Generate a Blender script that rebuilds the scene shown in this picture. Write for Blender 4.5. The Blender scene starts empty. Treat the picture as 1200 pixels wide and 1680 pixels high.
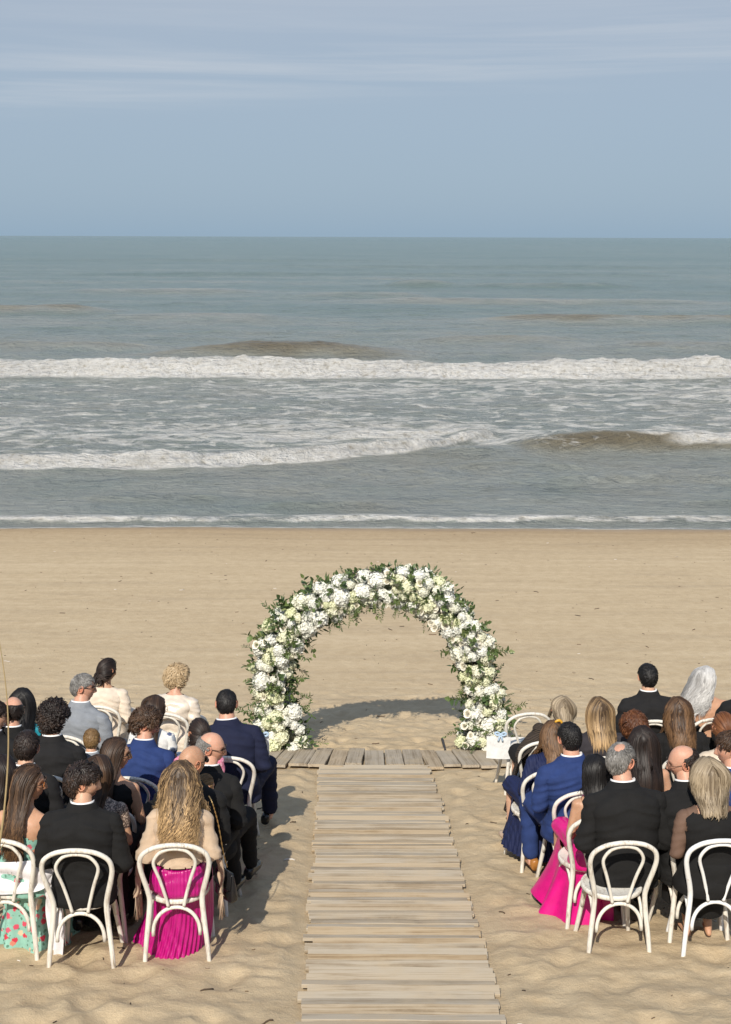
import bpy, math, random
import numpy as np
from mathutils import Matrix, Vector

# ------------------------------------------------------------------ camera, light, exposure
S = bpy.context.scene
COL = S.collection
R = math.radians
random.seed(7)
rng = np.random.default_rng(11)

F_PX, PITCH, ROLL, CAM_Z = 2200.0, R(11.60), R(0.19), 7.5
cam_d = bpy.data.cameras.new('camera')
cam_d.sensor_fit = 'VERTICAL'
cam_d.sensor_height = 36.0
cam_d.lens = F_PX / 1680.0 * 36.0
cam_d.clip_start = 0.05
cam_d.clip_end = 90000.0
cam = bpy.data.objects.new('camera', cam_d)
COL.objects.link(cam)
CAM_R = Matrix.Rotation(math.pi / 2 - PITCH, 3, 'X') @ Matrix.Rotation(ROLL, 3, 'Z')
cam.matrix_world = Matrix.Translation((0, 0, CAM_Z)) @ CAM_R.to_4x4()
S.camera = cam

SUN_AZ = R(13.0)      # light travels this far to the right of straight ahead
SUN_EL = R(41.5)
sun_d = bpy.data.lights.new('sun', 'SUN')
sun_d.energy = 4.7
sun_d.angle = R(0.5)
sun_d.color = (1.0, 0.93, 0.82)
sun = bpy.data.objects.new('sun', sun_d)
COL.objects.link(sun)
trav = Vector((math.sin(SUN_AZ) * math.cos(SUN_EL), math.cos(SUN_AZ) * math.cos(SUN_EL), -math.sin(SUN_EL)))
sun.rotation_euler = trav.to_track_quat('-Z', 'Y').to_euler()

world = bpy.data.worlds.new('World')
S.world = world
world.use_nodes = True
wt = world.node_tree
wt.nodes.clear()


def wn(t, **k):
    n = wt.nodes.new(t)
    for a, b in k.items():
        setattr(n, a, b)
    return n


w_out = wn('ShaderNodeOutputWorld')
w_bg = wn('ShaderNodeBackground')
sky = wn('ShaderNodeTexSky', sky_type='NISHITA', sun_disc=False)
sky.sun_elevation = SUN_EL
sky.sun_rotation = math.pi + SUN_AZ
sky.altitude = 10
sky.air_density = 1.0
sky.dust_density = 1.2
sky.ozone_density = 1.0
tc = wn('ShaderNodeTexCoord')
sep = wn('ShaderNodeSeparateXYZ')
wt.links.new(tc.outputs['Generated'], sep.inputs[0])
# the pale blue grey of the maritime air, by elevation, over the physical sky
ramp = wn('ShaderNodeValToRGB')
wt.links.new(sep.outputs['Z'], ramp.inputs[0])
cr = ramp.color_ramp
cr.elements[0].position = 0.0
cr.elements[0].color = (2.85, 4.10, 5.42, 1)
cr.elements[1].position = 0.16
cr.elements[1].color = (3.75, 4.42, 5.42, 1)
e = cr.elements.new(0.06)
e.color = (3.12, 4.13, 5.38, 1)
e = cr.elements.new(1.0)
e.color = (2.2, 3.3, 5.4, 1)
mixs = wn('ShaderNodeMix', data_type='RGBA')
mixs.inputs[0].default_value = 0.86
wt.links.new(sky.outputs[0], mixs.inputs[6])
wt.links.new(ramp.outputs[0], mixs.inputs[7])
# thin cirrus streaks: coordinates flattened onto a high layer
mp = wn('ShaderNodeMapping')
mp.inputs['Rotation'].default_value = (0, R(-3.0), 0)
mp.inputs['Scale'].default_value = (1.5, 1.5, 38.0)
wt.links.new(tc.outputs['Generated'], mp.inputs[0])
nz = wn('ShaderNodeTexNoise')
nz.inputs['Scale'].default_value = 1.9
nz.inputs['Detail'].default_value = 9
nz.inputs['Roughness'].default_value = 0.62
nz.inputs['Distortion'].default_value = 0.5
wt.links.new(mp.outputs[0], nz.inputs['Vector'])
nr = wn('ShaderNodeMapRange')
nr.inputs[1].default_value = 0.40
nr.inputs[2].default_value = 0.78
wt.links.new(nz.outputs[0], nr.inputs[0])
# the cirrus bank sits a few degrees up and goes on to the zenith as a faint veil
el = wn('ShaderNodeMath', operation='MULTIPLY_ADD')   # z - slope*x
el.inputs[1].default_value = -0.055
wt.links.new(sep.outputs['X'], el.inputs[0])
wt.links.new(sep.outputs['Z'], el.inputs[2])
cb = wn('ShaderNodeValToRGB')
wt.links.new(el.outputs[0], cb.inputs[0])
c2 = cb.color_ramp
c2.elements[0].position = 0.092
c2.elements[0].color = (0, 0, 0, 1)
c2.elements[1].position = 0.125
c2.elements[1].color = (0.62, 0.62, 0.62, 1)
e = c2.elements.new(0.108)
e.color = (0.58, 0.58, 0.58, 1)
e = c2.elements.new(0.145)
e.color = (0.22, 0.22, 0.22, 1)
e = c2.elements.new(0.40)
e.color = (0.22, 0.22, 0.22, 1)
mul = wn('ShaderNodeMath', operation='MULTIPLY')
wt.links.new(nr.outputs[0], mul.inputs[0])
wt.links.new(cb.outputs[0], mul.inputs[1])
mixc = wn('ShaderNodeMix', data_type='RGBA')
wt.links.new(mul.outputs[0], mixc.inputs[0])
wt.links.new(mixs.outputs[2], mixc.inputs[6])
mixc.inputs[7].default_value = (5.9, 6.25, 6.7, 1)
wt.links.new(mixc.outputs[2], w_bg.inputs[0])
w_bg.inputs[1].default_value = 0.1
wt.links.new(w_bg.outputs[0], w_out.inputs[0])

S.view_settings.view_transform = 'Standard'
S.view_settings.look = 'None'
S.view_settings.gamma = 1.0
S.view_settings.use_curve_mapping = False
S.view_settings.exposure = 0.08


# ------------------------------------------------------------------ numeric helpers
def _hash(ix, iy, iz, seed):
    h = (ix * 374761393 + iy * 668265263 + iz * 2147483647 + seed * 974634777) & 0xFFFFFFFF
    h = ((h ^ (h >> 13)) * 1274126177) & 0xFFFFFFFF
    h = h ^ (h >> 16)
    return (h & 0xFFFFFF) / float(0xFFFFFF)


def vnoise(P, seed=0):
    """value noise in 0..1, P (...,3)"""
    P = np.asarray(P, float)
    i = np.floor(P).astype(np.int64)
    f = P - i
    f = f * f * f * (f * (f * 6 - 15) + 10)
    out = 0.0
    for dx in (0, 1):
        wx = f[..., 0] if dx else 1 - f[..., 0]
        for dy in (0, 1):
            wy = f[..., 1] if dy else 1 - f[..., 1]
            for dz in (0, 1):
                wz = f[..., 2] if dz else 1 - f[..., 2]
                out = out + wx * wy * wz * _hash(i[..., 0] + dx, i[..., 1] + dy, i[..., 2] + dz, seed)
    return out


def n2(x, y, seed=0, z=0.37):
    return vnoise(np.stack([x, y, np.full_like(x, z)], -1), seed)


def fbm2(x, y, seed=0, oct=4, gain=0.5):
    a, s, t = 1.0, 0.0, 0.0
    for o in range(oct):
        s = s + a * n2(x * 2 ** o, y * 2 ** o, seed + o)
        t += a
        a *= gain
    return s / t


def sstep(a, b, x):
    t = np.clip((x - a) / (b - a), 0, 1)
    return t * t * (3 - 2 * t)


# ------------------------------------------------------------------ mesh helpers
def mesh_from(name, V, F, mats=None, smooth=True, attrs=None, fmat=None):
    me = bpy.data.meshes.new(name)
    V = np.asarray(V, np.float32)
    if isinstance(F, np.ndarray):
        nf, k = F.shape
        me.vertices.add(len(V))
        me.vertices.foreach_set('co', V.ravel())
        me.loops.add(nf * k)
        me.loops.foreach_set('vertex_index', F.astype(np.int32).ravel())
        me.polygons.add(nf)
        me.polygons.foreach_set('loop_start', np.arange(0, nf * k, k, dtype=np.int32))
        me.update(calc_edges=True)
    else:
        me.from_pydata(V.tolist(), [], F)
    if smooth:
        me.polygons.foreach_set('use_smooth', np.ones(len(me.polygons), bool))
    for m in (mats or []):
        me.materials.append(m)
    if fmat is not None:
        me.polygons.foreach_set('material_index', np.asarray(fmat, np.int32))
    for k, a in (attrs or {}).items():
        a = np.asarray(a, np.float32)
        if a.ndim == 1:
            at = me.attributes.new(k, 'FLOAT', 'POINT')
            at.data.foreach_set('value', a)
        else:
            at = me.attributes.new(k, 'FLOAT_COLOR', 'POINT')
            c = np.ones((len(a), 4), np.float32)
            c[:, :3] = a
            at.data.foreach_set('color', c.ravel())
    me.update()
    return me


def link(name, me, parent=None, loc=None, rot=None, scale=None):
    o = bpy.data.objects.new(name, me)
    COL.objects.link(o)
    if parent is not None:
        o.parent = parent
    if loc is not None:
        o.location = loc
    if rot is not None:
        o.rotation_euler = rot
    if scale is not None:
        o.scale = scale
    return o


def tag(o, label=None, cat=None, group=None, kind=None):
    if label:
        o['label'] = label
    if cat:
        o['category'] = cat
    if group:
        o['group'] = group
    if kind:
        o['kind'] = kind
    return o


def empty(name, loc, rz=0.0):
    o = bpy.data.objects.new(name, None)
    o.empty_display_size = 0.1
    COL.objects.link(o)
    o.location = loc
    o.rotation_euler = (0, 0, rz)
    return o


class MB:
    """collects shapes into one vertex / face list"""
    def __init__(s):
        s.V, s.F, s.A, s.n = [], [], [], 0

    def add(s, V, F, a=0.0):
        V = np.asarray(V, float)
        s.V.append(V)
        s.F += [tuple(int(i) + s.n for i in f) for f in F]
        s.A.append(np.full(len(V), a) if np.isscalar(a) else np.asarray(a))
        s.n += len(V)

    def arr(s):
        return np.concatenate(s.V), s.F, np.concatenate(s.A)

    def build(s, name, mat, parent=None, smooth=True, attr=None, **k):
        V, F, A = s.arr()
        me = mesh_from(name, V, F, [mat], smooth, {attr: A} if attr else None)
        return link(name, me, parent, **k)


def frames(P):
    P = np.asarray(P, float)
    T = np.gradient(P, axis=0)
    T /= np.linalg.norm(T, axis=1)[:, None] + 1e-9
    ref = np.array([0, 0, 1.0]) if abs(T[0, 2]) < 0.9 else np.array([0, 1.0, 0])
    N = np.zeros_like(P)
    n = ref - T[0] * ref.dot(T[0])
    n /= np.linalg.norm(n)
    for i in range(len(P)):
        n = n - T[i] * n.dot(T[i])
        n /= np.linalg.norm(n) + 1e-9
        N[i] = n
    return T, N, np.cross(T, N)


def tube(P, r, seg=8, flat=1.0, cap=True, nrm=None):
    """closed tube along P, r scalar or per point; flat squashes along the frame normal"""
    P = np.asarray(P, float)
    n = len(P)
    r = np.full(n, r) if np.isscalar(r) else np.asarray(r, float)
    T, N, B = frames(P)
    if nrm is not None:
        N = np.asarray(nrm, float)
        N = N / np.linalg.norm(N, axis=-1, keepdims=True)
        N = np.broadcast_to(N, P.shape)
        B = np.cross(T, N)
        B /= np.linalg.norm(B, axis=1)[:, None] + 1e-9
    a = np.arange(seg) * 2 * math.pi / seg
    V = P[:, None, :] + r[:, None, None] * (np.cos(a)[None, :, None] * B[:, None, :] + flat * np.sin(a)[None, :, None] * N[:, None, :])
    V = V.reshape(-1, 3)
    F = []
    for i in range(n - 1):
        for j in range(seg):
            k = (j + 1) % seg
            F.append((i * seg + j, i * seg + k, (i + 1) * seg + k, (i + 1) * seg + j))
    if cap:
        F.append(tuple(range(seg - 1, -1, -1)))
        F.append(tuple((n - 1) * seg + j for j in range(seg)))
    return V, F


def capsule(p0, p1, r0, r1, seg=10):
    """tapered limb with round ends"""
    p0, p1 = np.asarray(p0, float), np.asarray(p1, float)
    d = p1 - p0
    L = np.linalg.norm(d) + 1e-9
    d /= L
    P, rr = [], []
    for t in (-0.98, -0.75, -0.4):
        P.append(p0 + d * r0 * t)
        rr.append(r0 * math.sqrt(1 - t * t))
    for t in np.linspace(0, 1, 4):
        P.append(p0 + d * L * t)
        rr.append(r0 + (r1 - r0) * t)
    for t in (0.4, 0.75, 0.98):
        P.append(p1 + d * r1 * t)
        rr.append(r1 * math.sqrt(1 - t * t))
    return tube(P, rr, seg)


def loft(rings, seg=20, power=2.3):
    """rings: (centre, ax, ay) closed superellipse sections"""
    V = []
    a = np.arange(seg) * 2 * math.pi / seg
    c, s_ = np.cos(a), np.sin(a)
    c = np.sign(c) * np.abs(c) ** (2 / power)
    s_ = np.sign(s_) * np.abs(s_) ** (2 / power)
    for cen, ax, ay in rings:
        V.append(np.asarray(cen)[None] + c[:, None] * np.asarray(ax)[None] + s_[:, None] * np.asarray(ay)[None])
    n = len(rings)
    V = np.concatenate(V)
    F = []
    for i in range(n - 1):
        for j in range(seg):
            k = (j + 1) % seg
            F.append((i * seg + j, i * seg + k, (i + 1) * seg + k, (i + 1) * seg + j))
    F.append(tuple(range(seg - 1, -1, -1)))
    F.append(tuple((n - 1) * seg + j for j in range(seg)))
    return V, F


def ball(c, r, nu=12, nv=8):
    c = np.asarray(c, float)
    r = np.full(3, r) if np.isscalar(r) else np.asarray(r, float)
    V = [c + r * np.array([0, 0, 1])]
    for i in range(1, nv):
        t = math.pi * i / nv
        for j in range(nu):
            p = 2 * math.pi * j / nu
            V.append(c + r * np.array([math.sin(t) * math.cos(p), math.sin(t) * math.sin(p), math.cos(t)]))
    V.append(c + r * np.array([0, 0, -1]))
    F = [(0, 1 + j, 1 + (j + 1) % nu) for j in range(nu)]
    for i in range(nv - 2):
        for j in range(nu):
            k = (j + 1) % nu
            a = 1 + i * nu
            F.append((a + j, a + nu + j, a + nu + k, a + k))
    l = len(V) - 1
    a = 1 + (nv - 2) * nu
    F += [(a + (j + 1) % nu, a + j, l) for j in range(nu)]
    return np.array(V), F


def box(c, h, rot=None):
    h = np.asarray(h, float)
    V = np.array([[x, y, z] for x in (-1, 1) for y in (-1, 1) for z in (-1, 1)], float) * h
    if rot is not None:
        V = V @ np.asarray(rot).T
    V = V + np.asarray(c, float)
    F = [(0, 1, 3, 2), (4, 6, 7, 5), (0, 4, 5, 1), (2, 3, 7, 6), (0, 2, 6, 4), (1, 5, 7, 3)]
    return V, F


def spline(P, n):
    P = np.asarray(P, float)
    t = np.arange(len(P))
    tt = np.linspace(0, len(P) - 1, n)
    out = []
    for u in tt:
        i = min(int(u), len(P) - 2)
        f = u - i
        p0, p1, p2, p3 = P[max(i - 1, 0)], P[i], P[i + 1], P[min(i + 2, len(P) - 1)]
        out.append(0.5 * ((2 * p1) + (-p0 + p2) * f + (2 * p0 - 5 * p1 + 4 * p2 - p3) * f * f + (-p0 + 3 * p1 - 3 * p2 + p3) * f ** 3))
    return np.array(out)


TMP = bpy.data.scenes.new('scratch')


def remesh(mb, voxel=0.012, it=6, fac=0.5):
    V, F, _ = mb.arr()
    me = bpy.data.meshes.new('t')
    me.from_pydata(V.tolist(), [], F)
    o = bpy.data.objects.new('t', me)
    TMP.collection.objects.link(o)
    m = o.modifiers.new('r', 'REMESH')
    m.mode = 'VOXEL'
    m.voxel_size = voxel
    m.use_smooth_shade = True
    if it:
        m = o.modifiers.new('s', 'SMOOTH')
        m.factor = fac
        m.iterations = it
    vl = TMP.view_layers[0]
    vl.update()
    ev = o.evaluated_get(vl.depsgraph)
    em = ev.to_mesh()
    nv, npo = len(em.vertices), len(em.polygons)
    Vo = np.empty(nv * 3, np.float32)
    em.vertices.foreach_get('co', Vo)
    No = np.empty(nv * 3, np.float32)
    em.vertices.foreach_get('normal', No)
    nl = len(em.loops)
    li = np.empty(nl, np.int32)
    em.loops.foreach_get('vertex_index', li)
    ev.to_mesh_clear()
    bpy.data.objects.remove(o)
    bpy.data.meshes.remove(me)
    if nl == npo * 4:
        Fo = li.reshape(-1, 4)
    else:
        raise RuntimeError('remesh gave non quads')
    return Vo.reshape(-1, 3).astype(float), Fo, No.reshape(-1, 3).astype(float)


# ------------------------------------------------------------------ terrain and picking points of the place
def slope_profile():
    ys = np.arange(-12, 120, 0.05)
    s = np.where(ys < 15.2, 0.171, np.where(ys < 18.2, 0.171 + (0.0768 - 0.171) * (ys - 15.2) / 3.0, 0.0768))
    s = np.where(ys > 36, 0.04, s)
    z = -np.cumsum(s) * 0.05
    z += 1.651 - np.interp(15.2, ys, z)
    return ys, z


_PY, _PZ = slope_profile()


def base_z(y):
    return np.interp(y, _PY, _PZ)


def ray(px, py):
    d = CAM_R @ Vector(((px - 600.0) / F_PX, -(py - 840.0) / F_PX, -1.0))
    return np.array(d)


def at(px, py, h=0.0):
    """point of the place h above the beach that lies behind this pixel of the photograph"""
    d = ray(px, py)
    lo, hi = 1.0, 200.0
    for _ in range(60):
        m = 0.5 * (lo + hi)
        p = d * m
        if CAM_Z + p[2] > base_z(p[1]) + h:
            lo = m
        else:
            hi = m
    p = d * lo
    return np.array([p[0], p[1], CAM_Z + p[2]])


def at_y(px, py, Y):
    d = ray(px, py)
    p = d * (Y / d[1])
    return np.array([p[0], p[1], CAM_Z + p[2]])


WALK_FAR, WALK_NEAR = at(616, 1262), at(661, 1680)


def walk_x(y):
    t = (y - WALK_NEAR[1]) / (WALK_FAR[1] - WALK_NEAR[1])
    return WALK_NEAR[0] + (WALK_FAR[0] - WALK_NEAR[0]) * t


PLAT_Y0, PLAT_Y1 = at(616, 1261)[1], at(616, 1236)[1]
ARCH_Y = at(620, 1230)[1]


def sand_z(x, y):
    x = np.asarray(x, float)
    y = np.asarray(y, float)
    z = base_z(y)
    tr = sstep(19.5, 14.5, y + 1.2 * (n2(x * 0.5, y * 0.5, 3) - .5))        # trampled part
    wq = 0.35 * n2(x * 2, y * 2, 9)
    ridg = 1 - np.abs(2 * fbm2(x * 2.1 + wq, y * 3.0 + wq, 21, 3, 0.55) - 1)
    lump = 0.044 * (ridg ** 2.2 - 0.40) + 0.036 * (fbm2(x * 4.5, y * 6.5, 33, 4, 0.6) - 0.5)
    lump = lump + 0.020 * (fbm2(x * 11.0, y * 13.0, 34, 3, 0.6) - 0.5) + 0.022 * np.minimum(0, n2(x * 5.5 + 3, y * 7.5, 36) - 0.42)
    # footprints: little bowls with a rim
    gx, gy = x * 2.8 + 0.4 * n2(x, y, 5), y * 2.8
    ix, iy = np.floor(gx).astype(np.int64), np.floor(gy).astype(np.int64)
    dent = np.zeros_like(x)
    for ox in (-1, 0, 1):
        for oy in (-1, 0, 1):
            jx, jy = ix + ox, iy + oy
            cx = jx + _hash(jx, jy, jx * 0 + 1, 71)
            cy = jy + _hash(jx, jy, jx * 0 + 2, 71)
            st = _hash(jx, jy, jx * 0 + 3, 71)
            d2 = ((gx - cx) / 0.30) ** 2 + ((gy - cy) / 0.42) ** 2
            dent += (st > 0.35) * (st * (-0.036 * np.exp(-d2 * 1.6) + 0.015 * np.exp(-(np.sqrt(d2) - 1.35) ** 2 * 5)))
    far = 0.0035 * (fbm2(x * 0.8, y * 3.0, 41, 3) - 0.5)
    pile = sstep(2.0, 0.5, np.abs(y - (ARCH_Y + 1.9))) * sstep(2.4, 1.3, np.abs(x)) * 0.05 * (fbm2(x * 3.5, y * 4, 88, 3) - 0.3)
    h = tr * (lump * 0.9 + dent) + far + pile
    wx = walk_x(y)
    onwalk = sstep(0.80, 0.60, np.abs(x - wx)) * (y < PLAT_Y1)
    onplat = sstep(PLAT_Y0 - 0.12, PLAT_Y0, y) * sstep(PLAT_Y1 + 0.12, PLAT_Y1, y) * sstep(2.3, 2.1, np.abs(x))
    k = np.maximum(onwalk, onplat)
    h = h * (1 - k) + (-0.012) * k
    return z + h


# ------------------------------------------------------------------ material helpers
def mat(name):
    m = bpy.data.materials.new(name)
    m.use_nodes = True
    nt = m.node_tree
    b = nt.nodes['Principled BSDF']
    return m, nt, b


def nd(nt, t, inp=None, **k):
    n = nt.nodes.new(t)
    for a, v in k.items():
        setattr(n, a, v)
    for a, v in (inp or {}).items():
        if isinstance(v, bpy.types.NodeSocket):
            nt.links.new(v, n.inputs[a])
        else:
            n.inputs[a].default_value = v
    return n


def c4(c):
    return (c[0], c[1], c[2], 1.0)


def ramp_node(nt, fac, stops):
    n = nd(nt, 'ShaderNodeValToRGB', {0: fac})
    r = n.color_ramp
    r.elements[0].position, r.elements[0].color = stops[0][0], c4(stops[0][1])
    r.elements[1].position, r.elements[1].color = stops[-1][0], c4(stops[-1][1])
    for p, c in stops[1:-1]:
        e = r.elements.new(p)
        e.color = c4(c)
    return n.outputs[0]


def mapping(nt, scale, coord='Object', rot=(0, 0, 0)):
    t = nd(nt, 'ShaderNodeTexCoord')
    m = nd(nt, 'ShaderNodeMapping', {0: t.outputs[coord], 'Scale': scale, 'Rotation': rot})
    return m.outputs[0]


def noise(nt, vec, scale, detail=4, rough=0.55, dist=0.0):
    return nd(nt, 'ShaderNodeTexNoise', {'Vector': vec, 'Scale': scale, 'Detail': detail, 'Roughness': rough, 'Distortion': dist}).outputs[0]


def bump(nt, b, h, strength, dist):
    n = nd(nt, 'ShaderNodeBump', {'Height': h, 'Strength': strength, 'Distance': dist})
    nt.links.new(n.outputs[0], b.inputs['Normal'])
    return n

# ================================================================== SAND
def build_sand():
    m, nt, b = mat('sand')
    v = mapping(nt, (1, 1, 1))
    vs = mapping(nt, (0.16, 1.5, 1))
    n1 = noise(nt, vs, 1.5, 9, 0.68, 0.4)
    c1 = ramp_node(nt, n1, [(0.30, (0.445, 0.352, 0.235)), (0.5, (0.505, 0.398, 0.258)), (0.72, (0.56, 0.452, 0.305))])
    grain = noise(nt, v, 260, 2, 0.7)
    cg = ramp_node(nt, grain, [(0.25, (0.84, 0.83, 0.81)), (0.5, (1, 1, 1)), (0.8, (1.12, 1.11, 1.09))])
    mx = nd(nt, 'ShaderNodeMix', data_type='RGBA', blend_type='MULTIPLY')
    mx.inputs[0].default_value = 1.0
    nt.links.new(c1, mx.inputs[6])
    nt.links.new(cg, mx.inputs[7])
    # patches of paler dry and browner coarse sand
    n3 = noise(nt, v, 5.5, 8, 0.72)
    c3 = ramp_node(nt, n3, [(0.36, (0.90, 0.87, 0.83)), (0.62, (1.04, 1.035, 1.02))])
    mx2 = nd(nt, 'ShaderNodeMix', data_type='RGBA', blend_type='MULTIPLY')
    mx2.inputs[0].default_value = 1.0
    nt.links.new(mx.outputs[2], mx2.inputs[6])
    nt.links.new(c3, mx2.inputs[7])
    wet = nd(nt, 'ShaderNodeAttribute', attribute_name='wet')
    mx3 = nd(nt, 'ShaderNodeMix', data_type='RGBA', blend_type='MULTIPLY')
    nt.links.new(wet.outputs['Fac'], mx3.inputs[0])
    nt.links.new(mx2.outputs[2], mx3.inputs[6])
    mx3.inputs[7].default_value = (0.66, 0.59, 0.51, 1)
    nt.links.new(mx3.outputs[2], b.inputs['Base Color'])
    rr = nd(nt, 'ShaderNodeMapRange', {0: wet.outputs['Fac'], 1: 0.5, 2: 1.0, 3: 0.95, 4: 0.35})
    nt.links.new(rr.outputs[0], b.inputs['Roughness'])
    b.inputs['Specular IOR Level'].default_value = 0.25
    h1 = noise(nt, v, 11, 8, 0.72)
    h2 = noise(nt, v, 90, 3, 0.7)
    hs = nd(nt, 'ShaderNodeMath', {0: h1, 1: h2}, operation='MULTIPLY_ADD')
    hs.inputs[1].default_value = 1.0
    ha = nd(nt, 'ShaderNodeMath', {0: h2, 1: 0.18, 2: h1}, operation='MULTIPLY_ADD')
    bump(nt, b, ha.outputs[0], 0.62, 0.035)
    xs = np.concatenate([-np.geomspace(90, 5.6, 34)[:-1], np.arange(-5.6, 5.601, 0.03), np.geomspace(5.6, 90, 34)[1:]])
    ys = np.concatenate([np.linspace(-10, 4.6, 26)[:-1], np.arange(4.6, 19.0, 0.032), np.arange(19.0, 48, 0.22)])
    X, Y = np.meshgrid(xs, ys)
    Z = sand_z(X, Y)
    edge = 34.0 + 0.9 * (fbm2(X * 0.16, X * 0 + 2, 55, 3) - 0.5)
    wob = 2.4 * (fbm2(X * 0.10, Y * 0.5, 57, 3) - 0.5)
    wet_a = sstep(5.0, 0.3, edge - Y + wob) * 0.55 + 0.45 * sstep(0.8, 0.0, edge - Y)
    nx, ny = len(xs), len(ys)
    idx = np.arange(nx * ny).reshape(ny, nx)
    F = np.stack([idx[:-1, :-1], idx[:-1, 1:], idx[1:, 1:], idx[1:, :-1]], -1).reshape(-1, 4)
    V = np.stack([X, Y, Z], -1).reshape(-1, 3)
    me = mesh_from('sand', V, F, [m], True, {'wet': wet_a.ravel()})
    o = link('sand', me)
    tag(o, 'pale tan beach sand, trampled near the chairs and smooth towards the water', None, None, 'structure')


build_sand()


# ================================================================== SEA
def build_sea():
    m, nt, b = mat('sea_water')
    foam = nd(nt, 'ShaderNodeAttribute', attribute_name='foam').outputs['Fac']
    thick = nd(nt, 'ShaderNodeAttribute', attribute_name='thick').outputs['Fac']
    silt_shade = nd(nt, 'ShaderNodeAttribute', attribute_name='silt_shade').outputs['Fac']
    body = ramp_node(nt, silt_shade, [(0.0, (0.118, 0.182, 0.172)), (0.30, (0.180, 0.230, 0.212)), (0.55, (0.285, 0.300, 0.272)), (0.70, (0.25, 0.240, 0.190)), (0.86, (0.19, 0.165, 0.112)), (1.0, (0.150, 0.122, 0.076))])  # browner upper stops hold sediment and the painted shade of wave faces
    # lacy foam: stretched along the shore
    v1 = mapping(nt, (0.62, 1.05, 1))
    a1 = noise(nt, v1, 1.25, 9, 0.66, 1.1)
    v2 = mapping(nt, (1.3, 2.2, 1))
    vor = nd(nt, 'ShaderNodeTexVoronoi', {'Vector': v2, 'Scale': 0.8}, feature='SMOOTH_F1')
    web = nd(nt, 'ShaderNodeMath', {0: vor.outputs['Distance'], 1: 0.34, 2: a1}, operation='MULTIPLY_ADD')
    thr = nd(nt, 'ShaderNodeMath', {0: 1.12, 1: foam}, operation='SUBTRACT')
    d = nd(nt, 'ShaderNodeMath', {0: web.outputs[0], 1: thr.outputs[0]}, operation='SUBTRACT')
    lace = nd(nt, 'ShaderNodeMapRange', {0: d.outputs[0], 1: 0.0, 2: 0.11, 3: 0.0, 4: 0.72})
    fac = nd(nt, 'ShaderNodeMath', {0: lace.outputs[0], 1: thick}, operation='MAXIMUM')
    va = mapping(nt, (1, 1, 1))
    fn = noise(nt, va, 3.2, 6, 0.7)
    fcol = ramp_node(nt, fn, [(0.28, (0.42, 0.38, 0.30)), (0.45, (0.72, 0.70, 0.65)), (0.7, (0.86, 0.85, 0.82))])
    mx = nd(nt, 'ShaderNodeMix', data_type='RGBA')
    nt.links.new(fac.outputs[0], mx.inputs[0])
    nt.links.new(body, mx.inputs[6])
    nt.links.new(fcol, mx.inputs[7])
    nt.links.new(mx.outputs[2], b.inputs['Base Color'])
    ro = nd(nt, 'ShaderNodeMapRange', {0: fac.outputs[0], 3: 0.24, 4: 0.9})
    nt.links.new(ro.outputs[0], b.inputs['Roughness'])
    b.inputs['IOR'].default_value = 1.33
    vb = mapping(nt, (1.9, 2.2, 1))
    w1 = noise(nt, vb, 1.2, 9, 0.68, 0.6)
    vc = mapping(nt, (0.16, 0.30, 1))
    w2 = noise(nt, vc, 1.0, 8, 0.70, 0.4)
    hh = nd(nt, 'ShaderNodeMath', {0: w2, 1: 4.0, 2: w1}, operation='MULTIPLY_ADD')
    ff = nd(nt, 'ShaderNodeMath', {0: fn, 1: thick}, operation='MULTIPLY')
    h3 = nd(nt, 'ShaderNodeMath', {0: ff.outputs[0], 1: 0.7, 2: hh.outputs[0]}, operation='MULTIPLY_ADD')
    bump(nt, b, h3.outputs[0], 1.0, 0.36)

    # rows: dense near the shore, opening towards the horizon
    near = np.concatenate([np.arange(33.0, 56, 0.075), np.arange(56, 95, 0.14)])
    ys = list(near)
    y = 95.0
    st = 0.14
    while y < 60000:
        st = min(st * 1.012, y * y * 0.000055 + 0.14)
        st = max(st, 0.14)
        y += st
        ys.append(y)
        if y > 1500:
            st = y * 0.05
    ys = np.array(ys)
    us = np.concatenate([-np.geomspace(1.0, 0.40, 14)[:-1], np.linspace(-0.40, 0.40, 460), np.geomspace(0.40, 1.0, 14)[1:]])
    U, Y = np.meshgrid(us, ys)
    X = U * (Y + 20.0)
    Z = np.zeros_like(X)
    amp_far = sstep(34, 120, Y)
    # running chop and low swell
    lod = sstep(900, 250, Y)
    Z += lod * (0.10 + 0.85 * amp_far) * (fbm2(X * 0.045 + 3, Y * 0.11, 101, 4, 0.5) - 0.5)
    Z += lod * (0.30 * (fbm2(X * 0.42, Y * 0.85, 102, 3, 0.55) - 0.5) + 0.13 * sstep(160, 90, Y) * (fbm2(X * 1.3, Y * 2.1, 104, 3, .6) - .5)) * sstep(34.5, 42, Y)
    foam = np.zeros_like(X)
    thick = np.zeros_like(X)
    nA = fbm2(X * 0.35, Y * 0.35, 111, 4) - 0.5
    nB = fbm2(X * 1.3, Y * 1.3, 112, 4) - 0.5
    nC = fbm2(X * 3.6, Y * 3.6, 113, 3) - 0.5

    def ridge(yc, h, front, back, env):
        t = Y - yc
        p = np.where(t < 0, np.exp(-(t / front) ** 2), np.exp(-(t / back) ** 2))
        return h * p * env

    def lat(x0, x1, soft):
        return sstep(x0 - soft, x0 + soft, X) * sstep(x1 + soft, x1 - soft, X)

    # ---- outer breaker, a long white roller across the whole view
    y2 = 74.6 + 1.3 * (fbm2(X * 0.05, X * 0 + 1, 121, 3) - 0.5) + 0.8 * (fbm2(X * 0.5, X * 0 + 1, 122, 3) - .5)
    e2 = 0.8 + 0.45 * (fbm2(X * 0.16, X * 0 + 1, 123, 3) - 0.5) * 2
    Z += ridge(y2, 0.98, 1.0, 3.2, e2) * (1 + 0.25 * nB)
    t2 = Y - y2
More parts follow.
